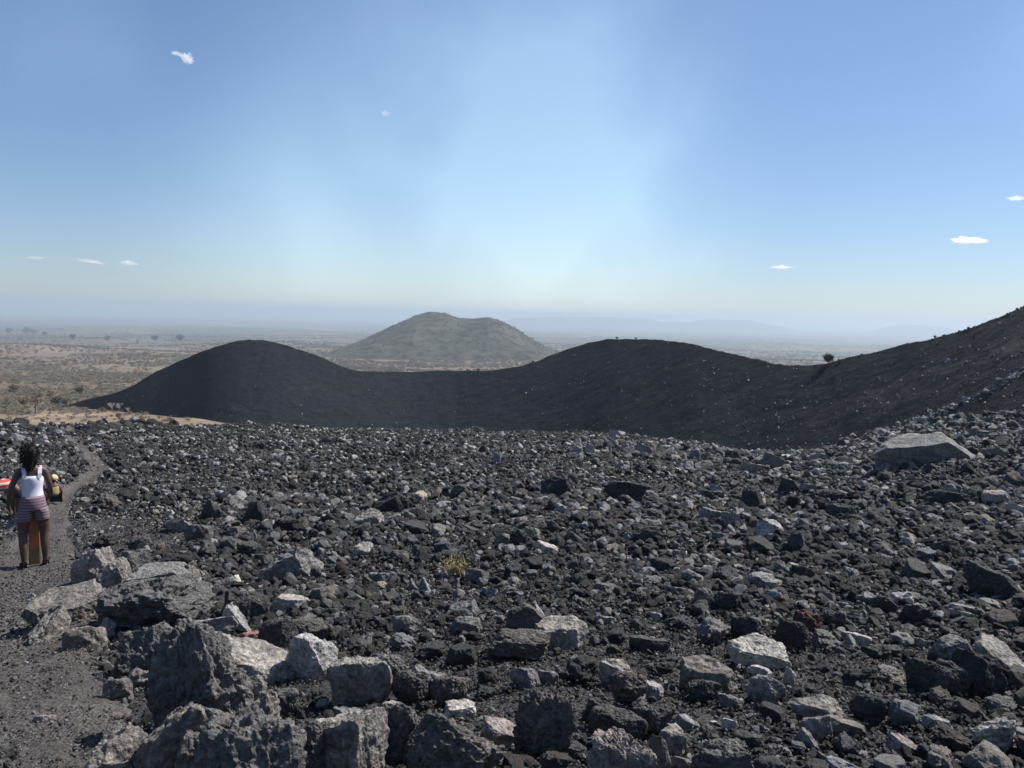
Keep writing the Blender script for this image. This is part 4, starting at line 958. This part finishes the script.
PLANTS = [
 (36, 414, 24, 'bare', 'bare_tree', 'spreading leafless grey tree beyond the rubble edge, tallest on the sandy flat', 'tree'),
 (6, 412, 18, 'bare', 'bare_tree', 'leafless grey tree cut by the left edge of the picture', 'tree'),
 (57, 406, 9, 'olive', 'shrub', 'wide dull green bush at the thin tip of the black ridge', 'shrub'),
 (66, 405, 7, 'dry', 'shrub', 'brown bush squeezed between the wide green bush and the black ridge tip', 'shrub'),
 (112, 411, 8, 'pale', 'dry_shrub', 'pale leafless shrub at the foot of the ridge, left one of a close pair', 'shrub'),
 (120, 411.5, 8, 'pale', 'dry_shrub', 'pale leafless shrub at the foot of the ridge, right one of a close pair', 'shrub'),
 (128, 412.5, 5, 'pale', 'dry_shrub', 'smallest pale leafless shrub just right of the pair at the ridge foot', 'shrub'),
 (103, 411, 4, 'dry', 'shrub', 'low brown tuft just left of the pale shrub pair', 'shrub'),
 (119, 418, 5, 'dry', 'shrub', 'brown tuft on orange sand in front of the pale shrub pair', 'shrub'),
 (24, 406, 8, 'dry', 'shrub', 'brown bush between the two leafless trees', 'shrub'),
 (50, 398, 6, 'dry', 'shrub', 'grey brown bush up beyond the wide green bush', 'shrub'),
 (80, 394, 7, 'olive', 'shrub', 'greenish bush above the shoulder of the ridge tip', 'shrub'),
 (99, 388, 8, 'bare', 'bare_tree', 'thin leafless tree just above the ridge shoulder', 'tree'),
 (14, 392, 7, 'dry', 'shrub', 'brown bush near the left edge above the edge tree', 'shrub'),
 (37, 388, 7, 'bare', 'bare_tree', 'small leafless tree straight above the tallest leafless tree', 'tree'),
 (135, 376, 7, 'bare', 'bare_tree', 'small leafless tree where the ridge starts to climb', 'tree'),
 (9, 334, 5, 'dark', 'tree', 'dark tree on the low rise, first from the left edge', 'tree'),
 (26, 334, 6, 'dark', 'tree', 'dark bushy tree on the low rise, second from the left edge', 'tree'),
 (33, 335, 5, 'dark', 'tree', 'dark bushy tree on the low rise, third from the left edge', 'tree'),
 (45, 336, 4, 'dark', 'tree', 'dark small tree on the low rise, fourth from the left edge', 'tree'),
 (72, 340, 5, 'dark', 'tree', 'dark tree on the falling end of the low rise', 'tree'),
 (107, 341, 5, 'olive', 'tree', 'dull green lone tree well right of the low rise', 'tree'),
 (155, 342, 6, 'dark', 'tree', 'dark wide tree on the plain above the ridge slope, left of two', 'tree'),
 (181, 342, 7, 'dark', 'tree', 'dark wide tree on the plain above the ridge slope, right of two', 'tree'),
]
for px, py, hp, st, nm, lab, cat in PLANTS:
    X, Y, Z, rr = ground_hit_far(px, py); plant(nm, lab, cat, X, Y, Z, hp * rr / F_, st, 'trees and shrubs on the dry plain')
CREST = [(828, 1.0, 9.5, 'dark', 'round dark shrub alone in the dip of the cinder ridge crest'), (533, 1.0, 2.4, 'dark', 'tiny shrub left of the second dome on the ridge crest'), (617, 1.0, 2.6, 'dark', 'small shrub near the top of the second dome, left one of two'),
         (636, 1.0, 2.2, 'dark', 'small shrub near the top of the second dome, right one of two'), (935, 1.0, 2.8, 'dark', 'tiny shrub on the rising right part of the ridge crest'), (478, 1.0, 3.2, 'dark', 'tiny shrub in the middle of the low saddle crest')]
for px, tv_, hp, st, lab in CREST:
    X, Y, Z = [float(q[0]) for q in ridge_pt(np.array([float(px)]), np.array([tv_]))]; rr = math.hypot(X, Y)
    plant('shrub', lab, 'shrub', X, Y, Z, hp * rr / F_, st, 'shrubs on the ridge crest')
# dry straw tuft among the rubble
X, Y, rr = hit(455, 578); rg_ = np.random.default_rng(5)
tuft = empty('dry_plant', (X, Y, float(Hr(X, Y)) + .05)); tuft.scale = (.62, .62, .62); tag(tuft, 'dry yellow tuft sprouting among black rubble, the only plant on the rock field', 'plant')
vs, fs = [], []
for k in range(70):
    a = rg_.uniform(0, 6.28); L = rg_.uniform(.12, .34); sp = rg_.uniform(.15, 1.0); x0, y0 = rg_.normal(0, .09, 2)
    tube(vs, fs, [(x0, y0, 0), (x0 + sp * L * .4 * math.cos(a), y0 + sp * L * .4 * math.sin(a), L * .6), (x0 + sp * L * math.cos(a), y0 + sp * L * math.sin(a), L * .85)], [.007, .006, .002], 3)
mesh_obj('stem', vs, fs, M_STRAW, tuft)
V, Fq = leaf_cloud(rg_, np.array([[0, 0, .12], [.12, 0, .15], [-.12, .03, .10], [.03, .06, .2]]), 160, .08, .035); mesh_obj('foliage', V, Fq, M_STRAW, tuft)

# scrub covering the plain: far too many to count
sc_coll = bpy.data.collections.new('scrub_shapes')
M_SCRUB = None
m, t, b = new_mat('scrub_leaf'); at = t.new('ShaderNodeAttribute', attribute_type='INSTANCER', attribute_name='tint'); t.link(at.outputs['Color'], b.inputs['Base Color']); M_SCRUB = m
for k in range(6):
    rg_ = np.random.default_rng(40 + k); cen_ = rg_.normal(0, .28, (5, 3)) * np.array([1, 1, .35]) + np.array([0, 0, .34])
    V, Fq = leaf_cloud(rg_, cen_, 150, .15, .10, .8); V[:, 2] = np.maximum(V[:, 2], 0)
    me = bpy.data.meshes.new('scrub_%d' % k); me.from_pydata([tuple(v) for v in V], [], Fq.tolist()); me.materials.append(M_SCRUB)
    o = bpy.data.objects.new('scrub_%d' % k, me); sc_coll.objects.link(o)
n = 90000
r = 135 * (5200 / 135) ** (rng.random(n) ** .85); a = rng.uniform(-R(38), R(38), n); X = r * np.sin(a); Y = r * np.cos(a)
dn = n2(X, Y, 60, 3, 91) + .5 * n2(X, Y, 400, 2, 92); sd = np.clip((212 - r) / 30 + .5 * n2(X, Y, 22, 3, 31), 0, 1)
k = (dn + rng.normal(0, .35, n) > -.15) & (rng.random(n) > sd * .8) & ~((a > az_of(200)) & (r < 420))
X, Y, r = X[k], Y[k], r[k]; n = len(X); s = rng.uniform(1.0, 2.6, n) * np.clip(r / 500, .5, 2.2)
Z = Hp(X, Y)
inh = (np.abs(r - HR0) < 225); Z = np.where(inh, np.maximum(Z, far_hill_z(X, Y)), Z)
cs = np.array([(.20, .160, .125), (.18, .150, .105), (.14, .13, .08), (.24, .20, .165), (.10, .098, .062)]); ci_ = rng.choice(5, n, p=[.37, .25, .16, .18, .04])
ci_ = np.where((r > 1500) & (rng.random(n) < .7), 4, ci_); ci_ = np.where(inh & (Z > np.interp(r, PR, PZ) + 4) & (rng.random(n) < .9), 4, ci_)
tn_ = cs[ci_] * rng.uniform(.75, 1.25, (n, 1))
s = np.where(inh & (Z > np.interp(r, PR, PZ) + 4), s * .55, s)
point_cloud_object('scrub', np.stack([X, Y, Z], 1), s[:, None] * rng.uniform(.8, 1.2, (n, 3)) * np.array([1, 1, .8]), np.stack([np.zeros(n), np.zeros(n), rng.uniform(0, 6.28, n)], 1), rng.integers(0, 6, n),
                   np.concatenate([tn_, np.ones((n, 1))], 1), sc_coll, 'dry brown and olive scrub covering the plain')

# ------------------------------------------------------------------ clouds (outside the haze)
def cloud(px, py, wpx, hpx, dens, dist, label, seed, tilt=0.0):
    d = ray(px, py); az = math.atan2(d[0], d[1]); c = d * dist; w = .72 * wpx * dist / F_; h = .9 * hpx * dist / F_
    rg_ = np.random.default_rng(seed); v, f = ico(4); V, Fs = [], []
    k_ = 7
    p = v * (1 + .42 * billow(v * 2.2 + seed, 4, seed))[:, None]; p[:, 2] = np.where(p[:, 2] < 0, p[:, 2] * .55, p[:, 2]); p = p * np.array([w / 2, w * .35, h / 2])
    cs_, sn_ = math.cos(tilt), math.sin(tilt); p = np.stack([p[:, 0] * cs_ + p[:, 2] * sn_, p[:, 1], -p[:, 0] * sn_ + p[:, 2] * cs_], 1)
    m = bpy.data.materials.new('cloud'); m.use_nodes = True; t = NT(m.node_tree); t.n.clear()
    out = t.new('ShaderNodeOutputMaterial'); pv = t.new('ShaderNodeVolumePrincipled'); t.link(pv.outputs[0], out.inputs['Volume'])
    pv.inputs['Color'].default_value = (1, 1, 1, 1); pv.inputs['Density'].default_value = .6 * dens / h; pv.inputs['Anisotropy'].default_value = .5
    o = mesh_obj('cloud', p, f, m, smooth=True); o.location = c; o.rotation_euler = (0, 0, -az); tag(o, label, 'cloud', 'small clouds'); return o
cloud(186, 59, 17, 10, 3.0, 9000, 'small bright ragged cloud highest in the sky', 1, .55)
cloud(176, 54, 10, 4, 1.6, 9100, 'thin trailing wisp attached left of the highest ragged cloud', 2, .1)
cloud(385, 114, 10, 6, .9, 9000, 'tiny faint cloud puff on the left edge of the pale smoke veil', 3)
cloud(968, 241.5, 30, 8, 4.5, 14000, 'small dense white lens shaped cloud, brightest in the sky', 4)
cloud(782, 267.5, 24, 4, .9, 14000, 'faint thin streak of cloud low in the sky, far below the lens shaped one', 5)
cloud(92, 262, 28, 4, 1.2, 14000, 'low thin cloud streak, middle one of three', 6, .12)
cloud(128, 263.5, 19, 4.5, 1.8, 14000, 'low small cloud streak, brightest of the low three', 7)
cloud(36, 258, 17, 3, 1.1, 14000, 'low thin cloud streak, faintest of the low three', 8)
cloud(1016, 199, 16, 5, .9, 12000, 'faint cloud puff touching the right edge', 9)

# ------------------------------------------------------------------ people
def skin(name, V, E, mat, parent, lev=2, root=0):
    me = bpy.data.meshes.new(name); me.from_pydata([v[:3] for v in V], E, []); o = bpy.data.objects.new(name, me); COL.objects.link(o)
    md = o.modifiers.new('skin', 'SKIN'); md.use_smooth_shade = True
    for i, v in enumerate(V):
        r_ = v[3]; me.skin_vertices[0].data[i].radius = (r_, v[4] if len(v) > 4 else r_); me.skin_vertices[0].data[i].use_root = (i == root)
    sb = o.modifiers.new('sub', 'SUBSURF'); sb.levels = lev; sb.render_levels = lev
    dg = bpy.context.evaluated_depsgraph_get(); nm = bpy.data.meshes.new_from_object(o.evaluated_get(dg)); o.modifiers.clear(); o.data = nm
    nm.polygons.foreach_set('use_smooth', np.ones(len(nm.polygons), dtype=bool)); nm.materials.clear(); nm.materials.append(mat)
    o.parent = parent; return o
def add_hand(V, E, wi, wrist, dirv, side, k=1.0):
    """palm and five bent fingers rooted at the wrist vertex"""
    dirv = np.array(dirv, float); dirv /= np.linalg.norm(dirv); sd = np.array(side, float); sd /= np.linalg.norm(sd); nrm = np.cross(dirv, sd)
    p = np.array(wrist) + dirv * .045 * k; V.append((*p, .024 * k)); pi = len(V) - 1; E.append((wi, pi))
    for j, L in enumerate((.060, .070, .066, .052)):
        b0 = p + dirv * .030 * k + sd * (j - 1.5) * .019 * k; V.append((*b0, .0095 * k)); E.append((pi, len(V) - 1))
        q = b0 + dirv * L * .5 * k + nrm * .010 * k; V.append((*q, .0085 * k)); E.append((len(V) - 2, len(V) - 1))
        q = q + dirv * L * .42 * k + nrm * .022 * k; V.append((*q, .0075 * k)); E.append((len(V) - 2, len(V) - 1))
    q = p - dirv * .01 * k - sd * .032 * k; V.append((*q, .011 * k)); E.append((pi, len(V) - 1)); q = q + dirv * .035 * k - sd * .012 * k + nrm * .012 * k; V.append((*q, .009 * k)); E.append((len(V) - 2, len(V) - 1))
M_SKIN = simple_mat('brown_skin', (.088, .047, .035), .55, .12, 10, .4)
M_HAIR = simple_mat('black_hair', (.010, .008, .008), .7, .4, 60)
M_WHITE = simple_mat('white_cotton', (.62, .60, .68), .85, .06, 12)
M_SHOE = simple_mat('black_shoe', (.020, .020, .022), .6, .3, 30)
M_BLK = simple_mat('dark_cloth', (.022, .024, .032), .9, .3, 20)
M_YEL = simple_mat('yellow_cloth', (.27, .225, .10), .9, .55, 40)
M_RED = simple_mat('red_cloth', (.45, .10, .07), .8, .1, 25); M_YCAP = simple_mat('yellow_panel', (.50, .40, .12), .8, .1, 25); M_WCAP = simple_mat('white_panel', (.55, .5, .46), .8, .1, 25)
def stripes(name, cols_, scale, axis='Z', rough=.9):
    m, t, b = new_mat(name); c = t.new('ShaderNodeTexCoord'); w = t.new('ShaderNodeTexWave', bands_direction=axis, wave_profile='SIN'); w.inputs['Scale'].default_value = scale
    w.inputs['Distortion'].default_value = .4; t.link(c.outputs['Object'], w.inputs['Vector']); t.link(t.ramp(w.outputs['Fac'], cols_), b.inputs['Base Color']); return m
M_SHORT = stripes('plaid_cotton', [(.30, (.13, .085, .105)), (.48, (.18, .125, .145)), (.62, (.135, .09, .11)), (.92, (.24, .18, .20))], 8.5)
M_STRIPE = stripes('red_stripes', [(.45, (.38, .07, .05)), (.55, (.55, .43, .39))], 4.3)
m, t, b = new_mat('painted_plywood'); c = t.new('ShaderNodeTexCoord'); sp_ = t.new('ShaderNodeSeparateXYZ'); t.link(c.outputs['Object'], sp_.inputs[0])
wv = t.noise(c.outputs['Object'], 9, 4, .6); t.link(t.mix(t.ramp(t.math('ADD', sp_.outputs['Z'], t.math('MULTIPLY', wv, .10)), [(.29, 0.0), (.33, 1.0)]), t.ramp(wv, [(.3, (.19, .125, .065)), (.7, (.30, .20, .11))]), t.ramp(wv, [(.3, (.42, .13, .07)), (.7, (.55, .20, .10))])), b.inputs['Base Color'])
M_BOARD = m

X, Y, rr = hit(35, 570); az = math.atan2(X, Y); k1 = 119 * math.hypot(rr, 3.0) / F_ / 1.80
p1 = empty('person', (X, Y, float(Hr(X, Y)) + .03), -az + R(4)); p1.scale = (k1 * .93, k1, k1)
tag(p1, 'person seen from behind in white tank top and striped shorts, standing astride a board', 'person')
V = [(0, 0, .86, .125, .10), (0, .01, 1.0, .105, .085), (-.005, .0, 1.15, .125, .085), (-.01, .0, 1.28, .10, .07), (-.012, .005, 1.36, .042), (-.02, .02, 1.42, .055), (-.028, .03, 1.49, .085, .09), (-.035, .03, 1.56, .07, .08),
     (.145, 0, 1.285, .048), (.20, .0, 1.10, .040), (.225, .06, .98, .033), (.20, .17, .88, .026), (.19, .20, .855, .021),
     (-.165, 0, 1.275, .048), (-.245, -.01, 1.09, .040), (-.275, .02, .97, .033), (-.285, .12, .85, .026), (-.285, .145, .825, .021),
     (.105, 0, .78, .090), (.125, .01, .60, .083), (.130, .02, .46, .064), (.130, -.01, .30, .058), (.128, -.005, .10, .033), (.135, .02, .04, .032), (.15, .13, .025, .026),
     (-.105, 0, .78, .090), (-.125, .01, .60, .083), (-.130, .02, .46, .064), (-.130, -.01, .30, .058), (-.128, -.005, .10, .033), (-.135, .02, .04, .032), (-.15, .13, .025, .026),
     (-.03, .125, 1.475, .014)]
E = [(0, 1), (1, 2), (2, 3), (3, 4), (4, 5), (5, 6), (6, 7), (3, 8), (8, 9), (9, 10), (10, 11), (11, 12), (3, 13), (13, 14), (14, 15), (15, 16), (16, 17),
     (0, 18), (18, 19), (19, 20), (20, 21), (21, 22), (22, 23), (23, 24), (0, 25), (25, 26), (26, 27), (27, 28), (28, 29), (29, 30), (30, 31), (6, 32)]
add_hand(V, E, 12, (.19, .20, .855), (-.3, .6, -.6), (0, .6, .6)); add_hand(V, E, 17, (-.285, .145, .825), (.2, .4, -.9), (0, .9, .3))
skin('body', V, E, M_SKIN, p1, 2)
for sx in (-1, 1):
    e_ = rock_obj('eye', 'lump', 5, 2, .024, .02, .02, (.02, .02, .02)); e_.data.materials[0] = M_HAIR; e_.location = (-.028 + sx * .034, .112, 1.495); e_.parent = p1
hv, hf = ico(4); hp = hv * (1 + .10 * billow(hv * 2.6, 3, 3) + .035 * billow(hv * 9, 2, 8))[:, None]
hp = hp * np.array([.108, .115, .118]); hp[:, 2] -= .13 * np.clip(-hv[:, 2], 0, 1); hp[:, 0] *= np.where(hp[:, 2] < -.10, .8, 1); hp = hp[:, :] + np.array([0, -.01, 0])
o = mesh_obj('hair', np.where(((hp[:, 1] > .055) & (hp[:, 2] < .07))[:, None], hp * np.array([1, .45, 1]), hp), hf, M_HAIR, p1, True); o.location = (-.03, -.01, 1.50)
rh = np.random.default_rng(3); cv = np.array([q.co for q in o.data.vertices]); cv = cv[(cv[:, 1] < .03) | (cv[:, 2] > .06)] + np.array(o.location)
vs, fs = [], []
for q in cv[rh.integers(0, len(cv), 420)]:      # loose curls standing off the mass of hair
    dq = q - np.array([-.03, 0, 1.50]); dq /= np.linalg.norm(dq); e1 = q + dq * .007 + rh.normal(0, .009, 3); e2 = e1 + dq * .003 + rh.normal(0, .010, 3) + np.array([0, 0, -.014])
    tube(vs, fs, [q, e1, e2], [.007, .006, .003], 3)
mesh_obj('curls', vs, fs, M_HAIR, o).location = -np.array(o.location)
def loft(name, rings, mat, parent, n=28, wr=.004, seed=1):
    V, Fs = [], []
    for (cx_, cy_, cz_, rx, ry) in rings:
        for k in range(n):
            a = 2 * math.pi * k / n; V.append((cx_ + rx * math.cos(a), cy_ + ry * math.sin(a), cz_))
    V = np.array(V); V = V + (wr * vnoise(V * 22, seed))[:, None] * np.array([1, 1, 0])
    for i in range(len(rings) - 1):
        for k in range(n): Fs.append((i * n + k, i * n + (k + 1) % n, (i + 1) * n + (k + 1) % n, (i + 1) * n + k))
    o = mesh_obj(name, V, Fs, mat, parent, True); sd = o.modifiers.new('thick', 'SOLIDIFY'); sd.thickness = .006; return o
tk = loft('tank_top', [(0, 0, .905, .142, .118), (0, 0, .93, .140, .116), (0, 0, .97, .130, .108), (0, .005, 1.03, .124, .102), (0, .0, 1.10, .132, .104), (0, -.002, 1.16, .146, .106), (-.003, -.002, 1.19, .140, .102), (-.006, 0, 1.22, .118, .096)], M_WHITE, p1)
bmx = bmesh.new(); bmx.from_mesh(tk.data)
for sx in (-1, 1):      # shoulder straps of the tank top
    vs_, fs_ = [], []
    for q, (xx, yy, zz) in enumerate([(.085, -.100, 1.19), (.092, -.090, 1.25), (.098, -.055, 1.315), (.098, .0, 1.335), (.095, .05, 1.31), (.088, .088, 1.24), (.08, .096, 1.19)]):
        vs_ += [bmx.verts.new((sx * xx - .024 - .008, yy, zz)), bmx.verts.new((sx * xx + .024 - .008, yy, zz))]
    for q in range(6): bmx.faces.new((vs_[2 * q], vs_[2 * q + 1], vs_[2 * q + 3], vs_[2 * q + 2]))
bmx.to_mesh(tk.data); bmx.free()
sh = loft('shorts', [(0, 0, .955, .128, .108), (0, 0, .92, .142, .120), (0, 0, .86, .150, .126), (0, 0, .80, .158, .128), (0, 0, .765, .162, .122)], M_SHORT, p1)
for sx in (-1, 1): loft('shorts_leg', [(sx * .082, 0, .80, .088, .118), (sx * .092, 0, .74, .090, .104), (sx * .104, .003, .66, .088, .092), (sx * .108, .004, .635, .089, .092)], M_SHORT, p1)
for sx in (-1, 1): skin('shoe', [(sx * .130, -.03, .045, .042), (sx * .137, .05, .040, .042, .036), (sx * .152, .15, .032, .038, .028), (sx * .128, -.01, .10, .042)], [(0, 1), (1, 2), (0, 3)], M_SHOE, p1)
bd = bmesh.new(); bmesh.ops.create_cube(bd, size=1.0)
for v in bd.verts: v.co = (v.co.x * .135, v.co.y * .022, (v.co.z + .5) * .86)
bmesh.ops.bevel(bd, geom=bd.edges[:], offset=.010, segments=3, affect='EDGES'); me = bpy.data.meshes.new('board'); bd.to_mesh(me); bd.free(); me.materials.append(M_BOARD)
bo = bpy.data.objects.new('sand_board', me); COL.objects.link(bo); bo.scale = (k1,) * 3
bo.location = p1.location + Matrix.Rotation(-az + R(4), 3, 'Z') @ Vector((.01 * k1, .13 * k1, 0)); bo.rotation_euler = (R(4), 0, -az + R(4)); tag(bo, 'plywood board painted orange above, standing upright between the feet of the person in white', 'board')

X, Y, rr = hit(14, 521); az = math.atan2(X, Y); k2 = 1.0
p2 = empty('person', (X, Y, float(Hr(X, Y)) + .02), -az + R(0)); p2.scale = (k2 * 1.25,) * 3
tag(p2, 'child bending forward at the left edge in red and white striped shirt, dark shorts', 'person')
V = [(.09, 0, .50, .11), (-.02, 0, .56, .10), (-.16, 0, .60, .10), (-.28, 0, .60, .085), (-.35, 0, .60, .04), (-.43, .0, .58, .075), (-.48, 0, .55, .065),
     (-.28, .12, .57, .042), (-.26, .15, .40, .032), (-.30, .13, .26, .022), (-.28, -.12, .57, .042), (-.26, -.15, .40, .032), (-.30, -.13, .26, .022),
     (.08, .075, .44, .075), (-.01, .08, .26, .048), (.02, .08, .07, .030), (-.08, .08, .025, .024), (.10, -.075, .44, .075), (.06, -.08, .26, .048), (.07, -.08, .07, .030), (-.03, -.08, .025, .024), (-.50, 0, .60, .013)]
E = [(0, 1), (1, 2), (2, 3), (3, 4), (4, 5), (5, 6), (3, 7), (7, 8), (8, 9), (3, 10), (10, 11), (11, 12), (0, 13), (13, 14), (14, 15), (15, 16), (0, 17), (17, 18), (18, 19), (19, 20), (5, 21)]
add_hand(V, E, 9, (-.30, .13, .26), (-.2, 0, -1), (1, 0, 0), .8); add_hand(V, E, 12, (-.30, -.13, .26), (-.2, 0, -1), (1, 0, 0), .8)
skin('body', V, E, M_SKIN, p2)
skin('striped_shirt', [(.0, 0, .545, .115), (-.15, 0, .60, .115), (-.27, 0, .60, .10), (-.28, .12, .565, .055), (-.27, .145, .49, .05), (-.28, -.12, .565, .055), (-.27, -.145, .49, .05)], [(0, 1), (1, 2), (2, 3), (3, 4), (2, 5), (5, 6)], M_STRIPE, p2)
skin('shorts', [(.03, 0, .535, .118), (.10, 0, .50, .128), (.08, .075, .42, .088), (.04, .08, .34, .08), (.10, -.075, .42, .088), (.08, -.08, .34, .08)], [(0, 1), (1, 2), (2, 3), (1, 4), (4, 5)], M_BLK, p2)
for yy, xx in ((.08, .0), (-.08, .05)): skin('shoe', [(xx + .03, yy, .04, .036), (xx - .05, yy, .035, .036, .03), (xx - .11, yy, .03, .03, .025)], [(0, 1), (1, 2)], M_SHOE, p2)
o = mesh_obj('hair', hv * np.array([.09, .085, .085]) * (1 + .08 * billow(hv * 3, 2, 4))[:, None], hf, M_HAIR, p2, True); o.location = (-.44, 0, .615)

X, Y, rr = hit(54.5, 506); az = math.atan2(X, Y)
p3 = empty('person', (X, Y, float(Hr(X, Y)) + .02), -az); p3.scale = (1.0,) * 3
tag(p3, 'small crouching child in a red and yellow cap and yellow shirt, farther down the path', 'person')
V = [(0, 0, .17, .10), (0, .02, .28, .09), (0, .05, .40, .09), (0, .07, .46, .05), (0, .09, .50, .035), (0, .11, .57, .075), (0, .11, .63, .065),
     (.10, .06, .43, .036), (.15, .05, .30, .028), (.15, .12, .19, .020), (-.10, .06, .43, .036), (-.15, .08, .30, .028), (-.12, .20, .24, .020),
     (.08, .05, .17, .07), (.10, .26, .26, .048), (.10, .22, .06, .028), (.10, .30, .025, .022), (-.08, .05, .17, .07), (-.10, .26, .26, .048), (-.10, .22, .06, .028), (-.10, .30, .025, .022), (0, .19, .57, .012)]
E = [(0, 1), (1, 2), (2, 3), (3, 4), (4, 5), (5, 6), (3, 7), (7, 8), (8, 9), (3, 10), (10, 11), (11, 12), (0, 13), (13, 14), (14, 15), (15, 16), (0, 17), (17, 18), (18, 19), (19, 20), (5, 21)]
add_hand(V, E, 9, (.15, .12, .19), (0, .4, -1), (0, 1, .4), .75); add_hand(V, E, 12, (-.12, .20, .24), (0, .8, -.4), (1, 0, 0), .75)
skin('body', V, E, M_SKIN, p3)
skin('shirt', [(0, .0, .20, .108), (0, .02, .30, .105), (0, .05, .41, .10), (.095, .06, .43, .046), (-.095, .06, .43, .046)], [(0, 1), (1, 2), (2, 3), (2, 4)], M_YEL, p3)
skin('shorts', [(0, .0, .15, .112), (.08, .06, .165, .082), (.095, .17, .215, .07), (-.08, .06, .165, .082), (-.095, .17, .215, .07)], [(0, 1), (1, 2), (0, 3), (3, 4)], M_BLK, p3)
cp = empty('cap', (0, .105, .60)); cp.parent = p3
for nm, x0, x1, mt in (('cap_panel', -1.1, -.25, M_RED), ('cap_panel', -.25, .25, M_WCAP), ('cap_panel', .25, 1.1, M_YCAP)):
    sel = [f_ for f_ in hf.tolist() if x0 <= hv[f_].mean(0)[0] < x1 and hv[f_].mean(0)[2] > -.15]
    mesh_obj(nm, hv * np.array([.092, .098, .092]) * (1.0), sel, mt, cp, True)
bv = [(math.sin(a_) * q * .085, .06 + math.cos(a_) * q * .075, .0 - .01 * q) for q in (.3, 1.0) for a_ in np.linspace(-1.4, 1.4, 9)]
br = mesh_obj('cap_brim', bv + [(x, y, z - .006) for x, y, z in bv], [(i, i + 1, i + 10, i + 9) for i in range(8)] + [(i + 18, i + 27, i + 28, i + 19) for i in range(8)] + [(i + 9, i + 10, i + 28, i + 27) for i in range(8)], M_RED, cp)
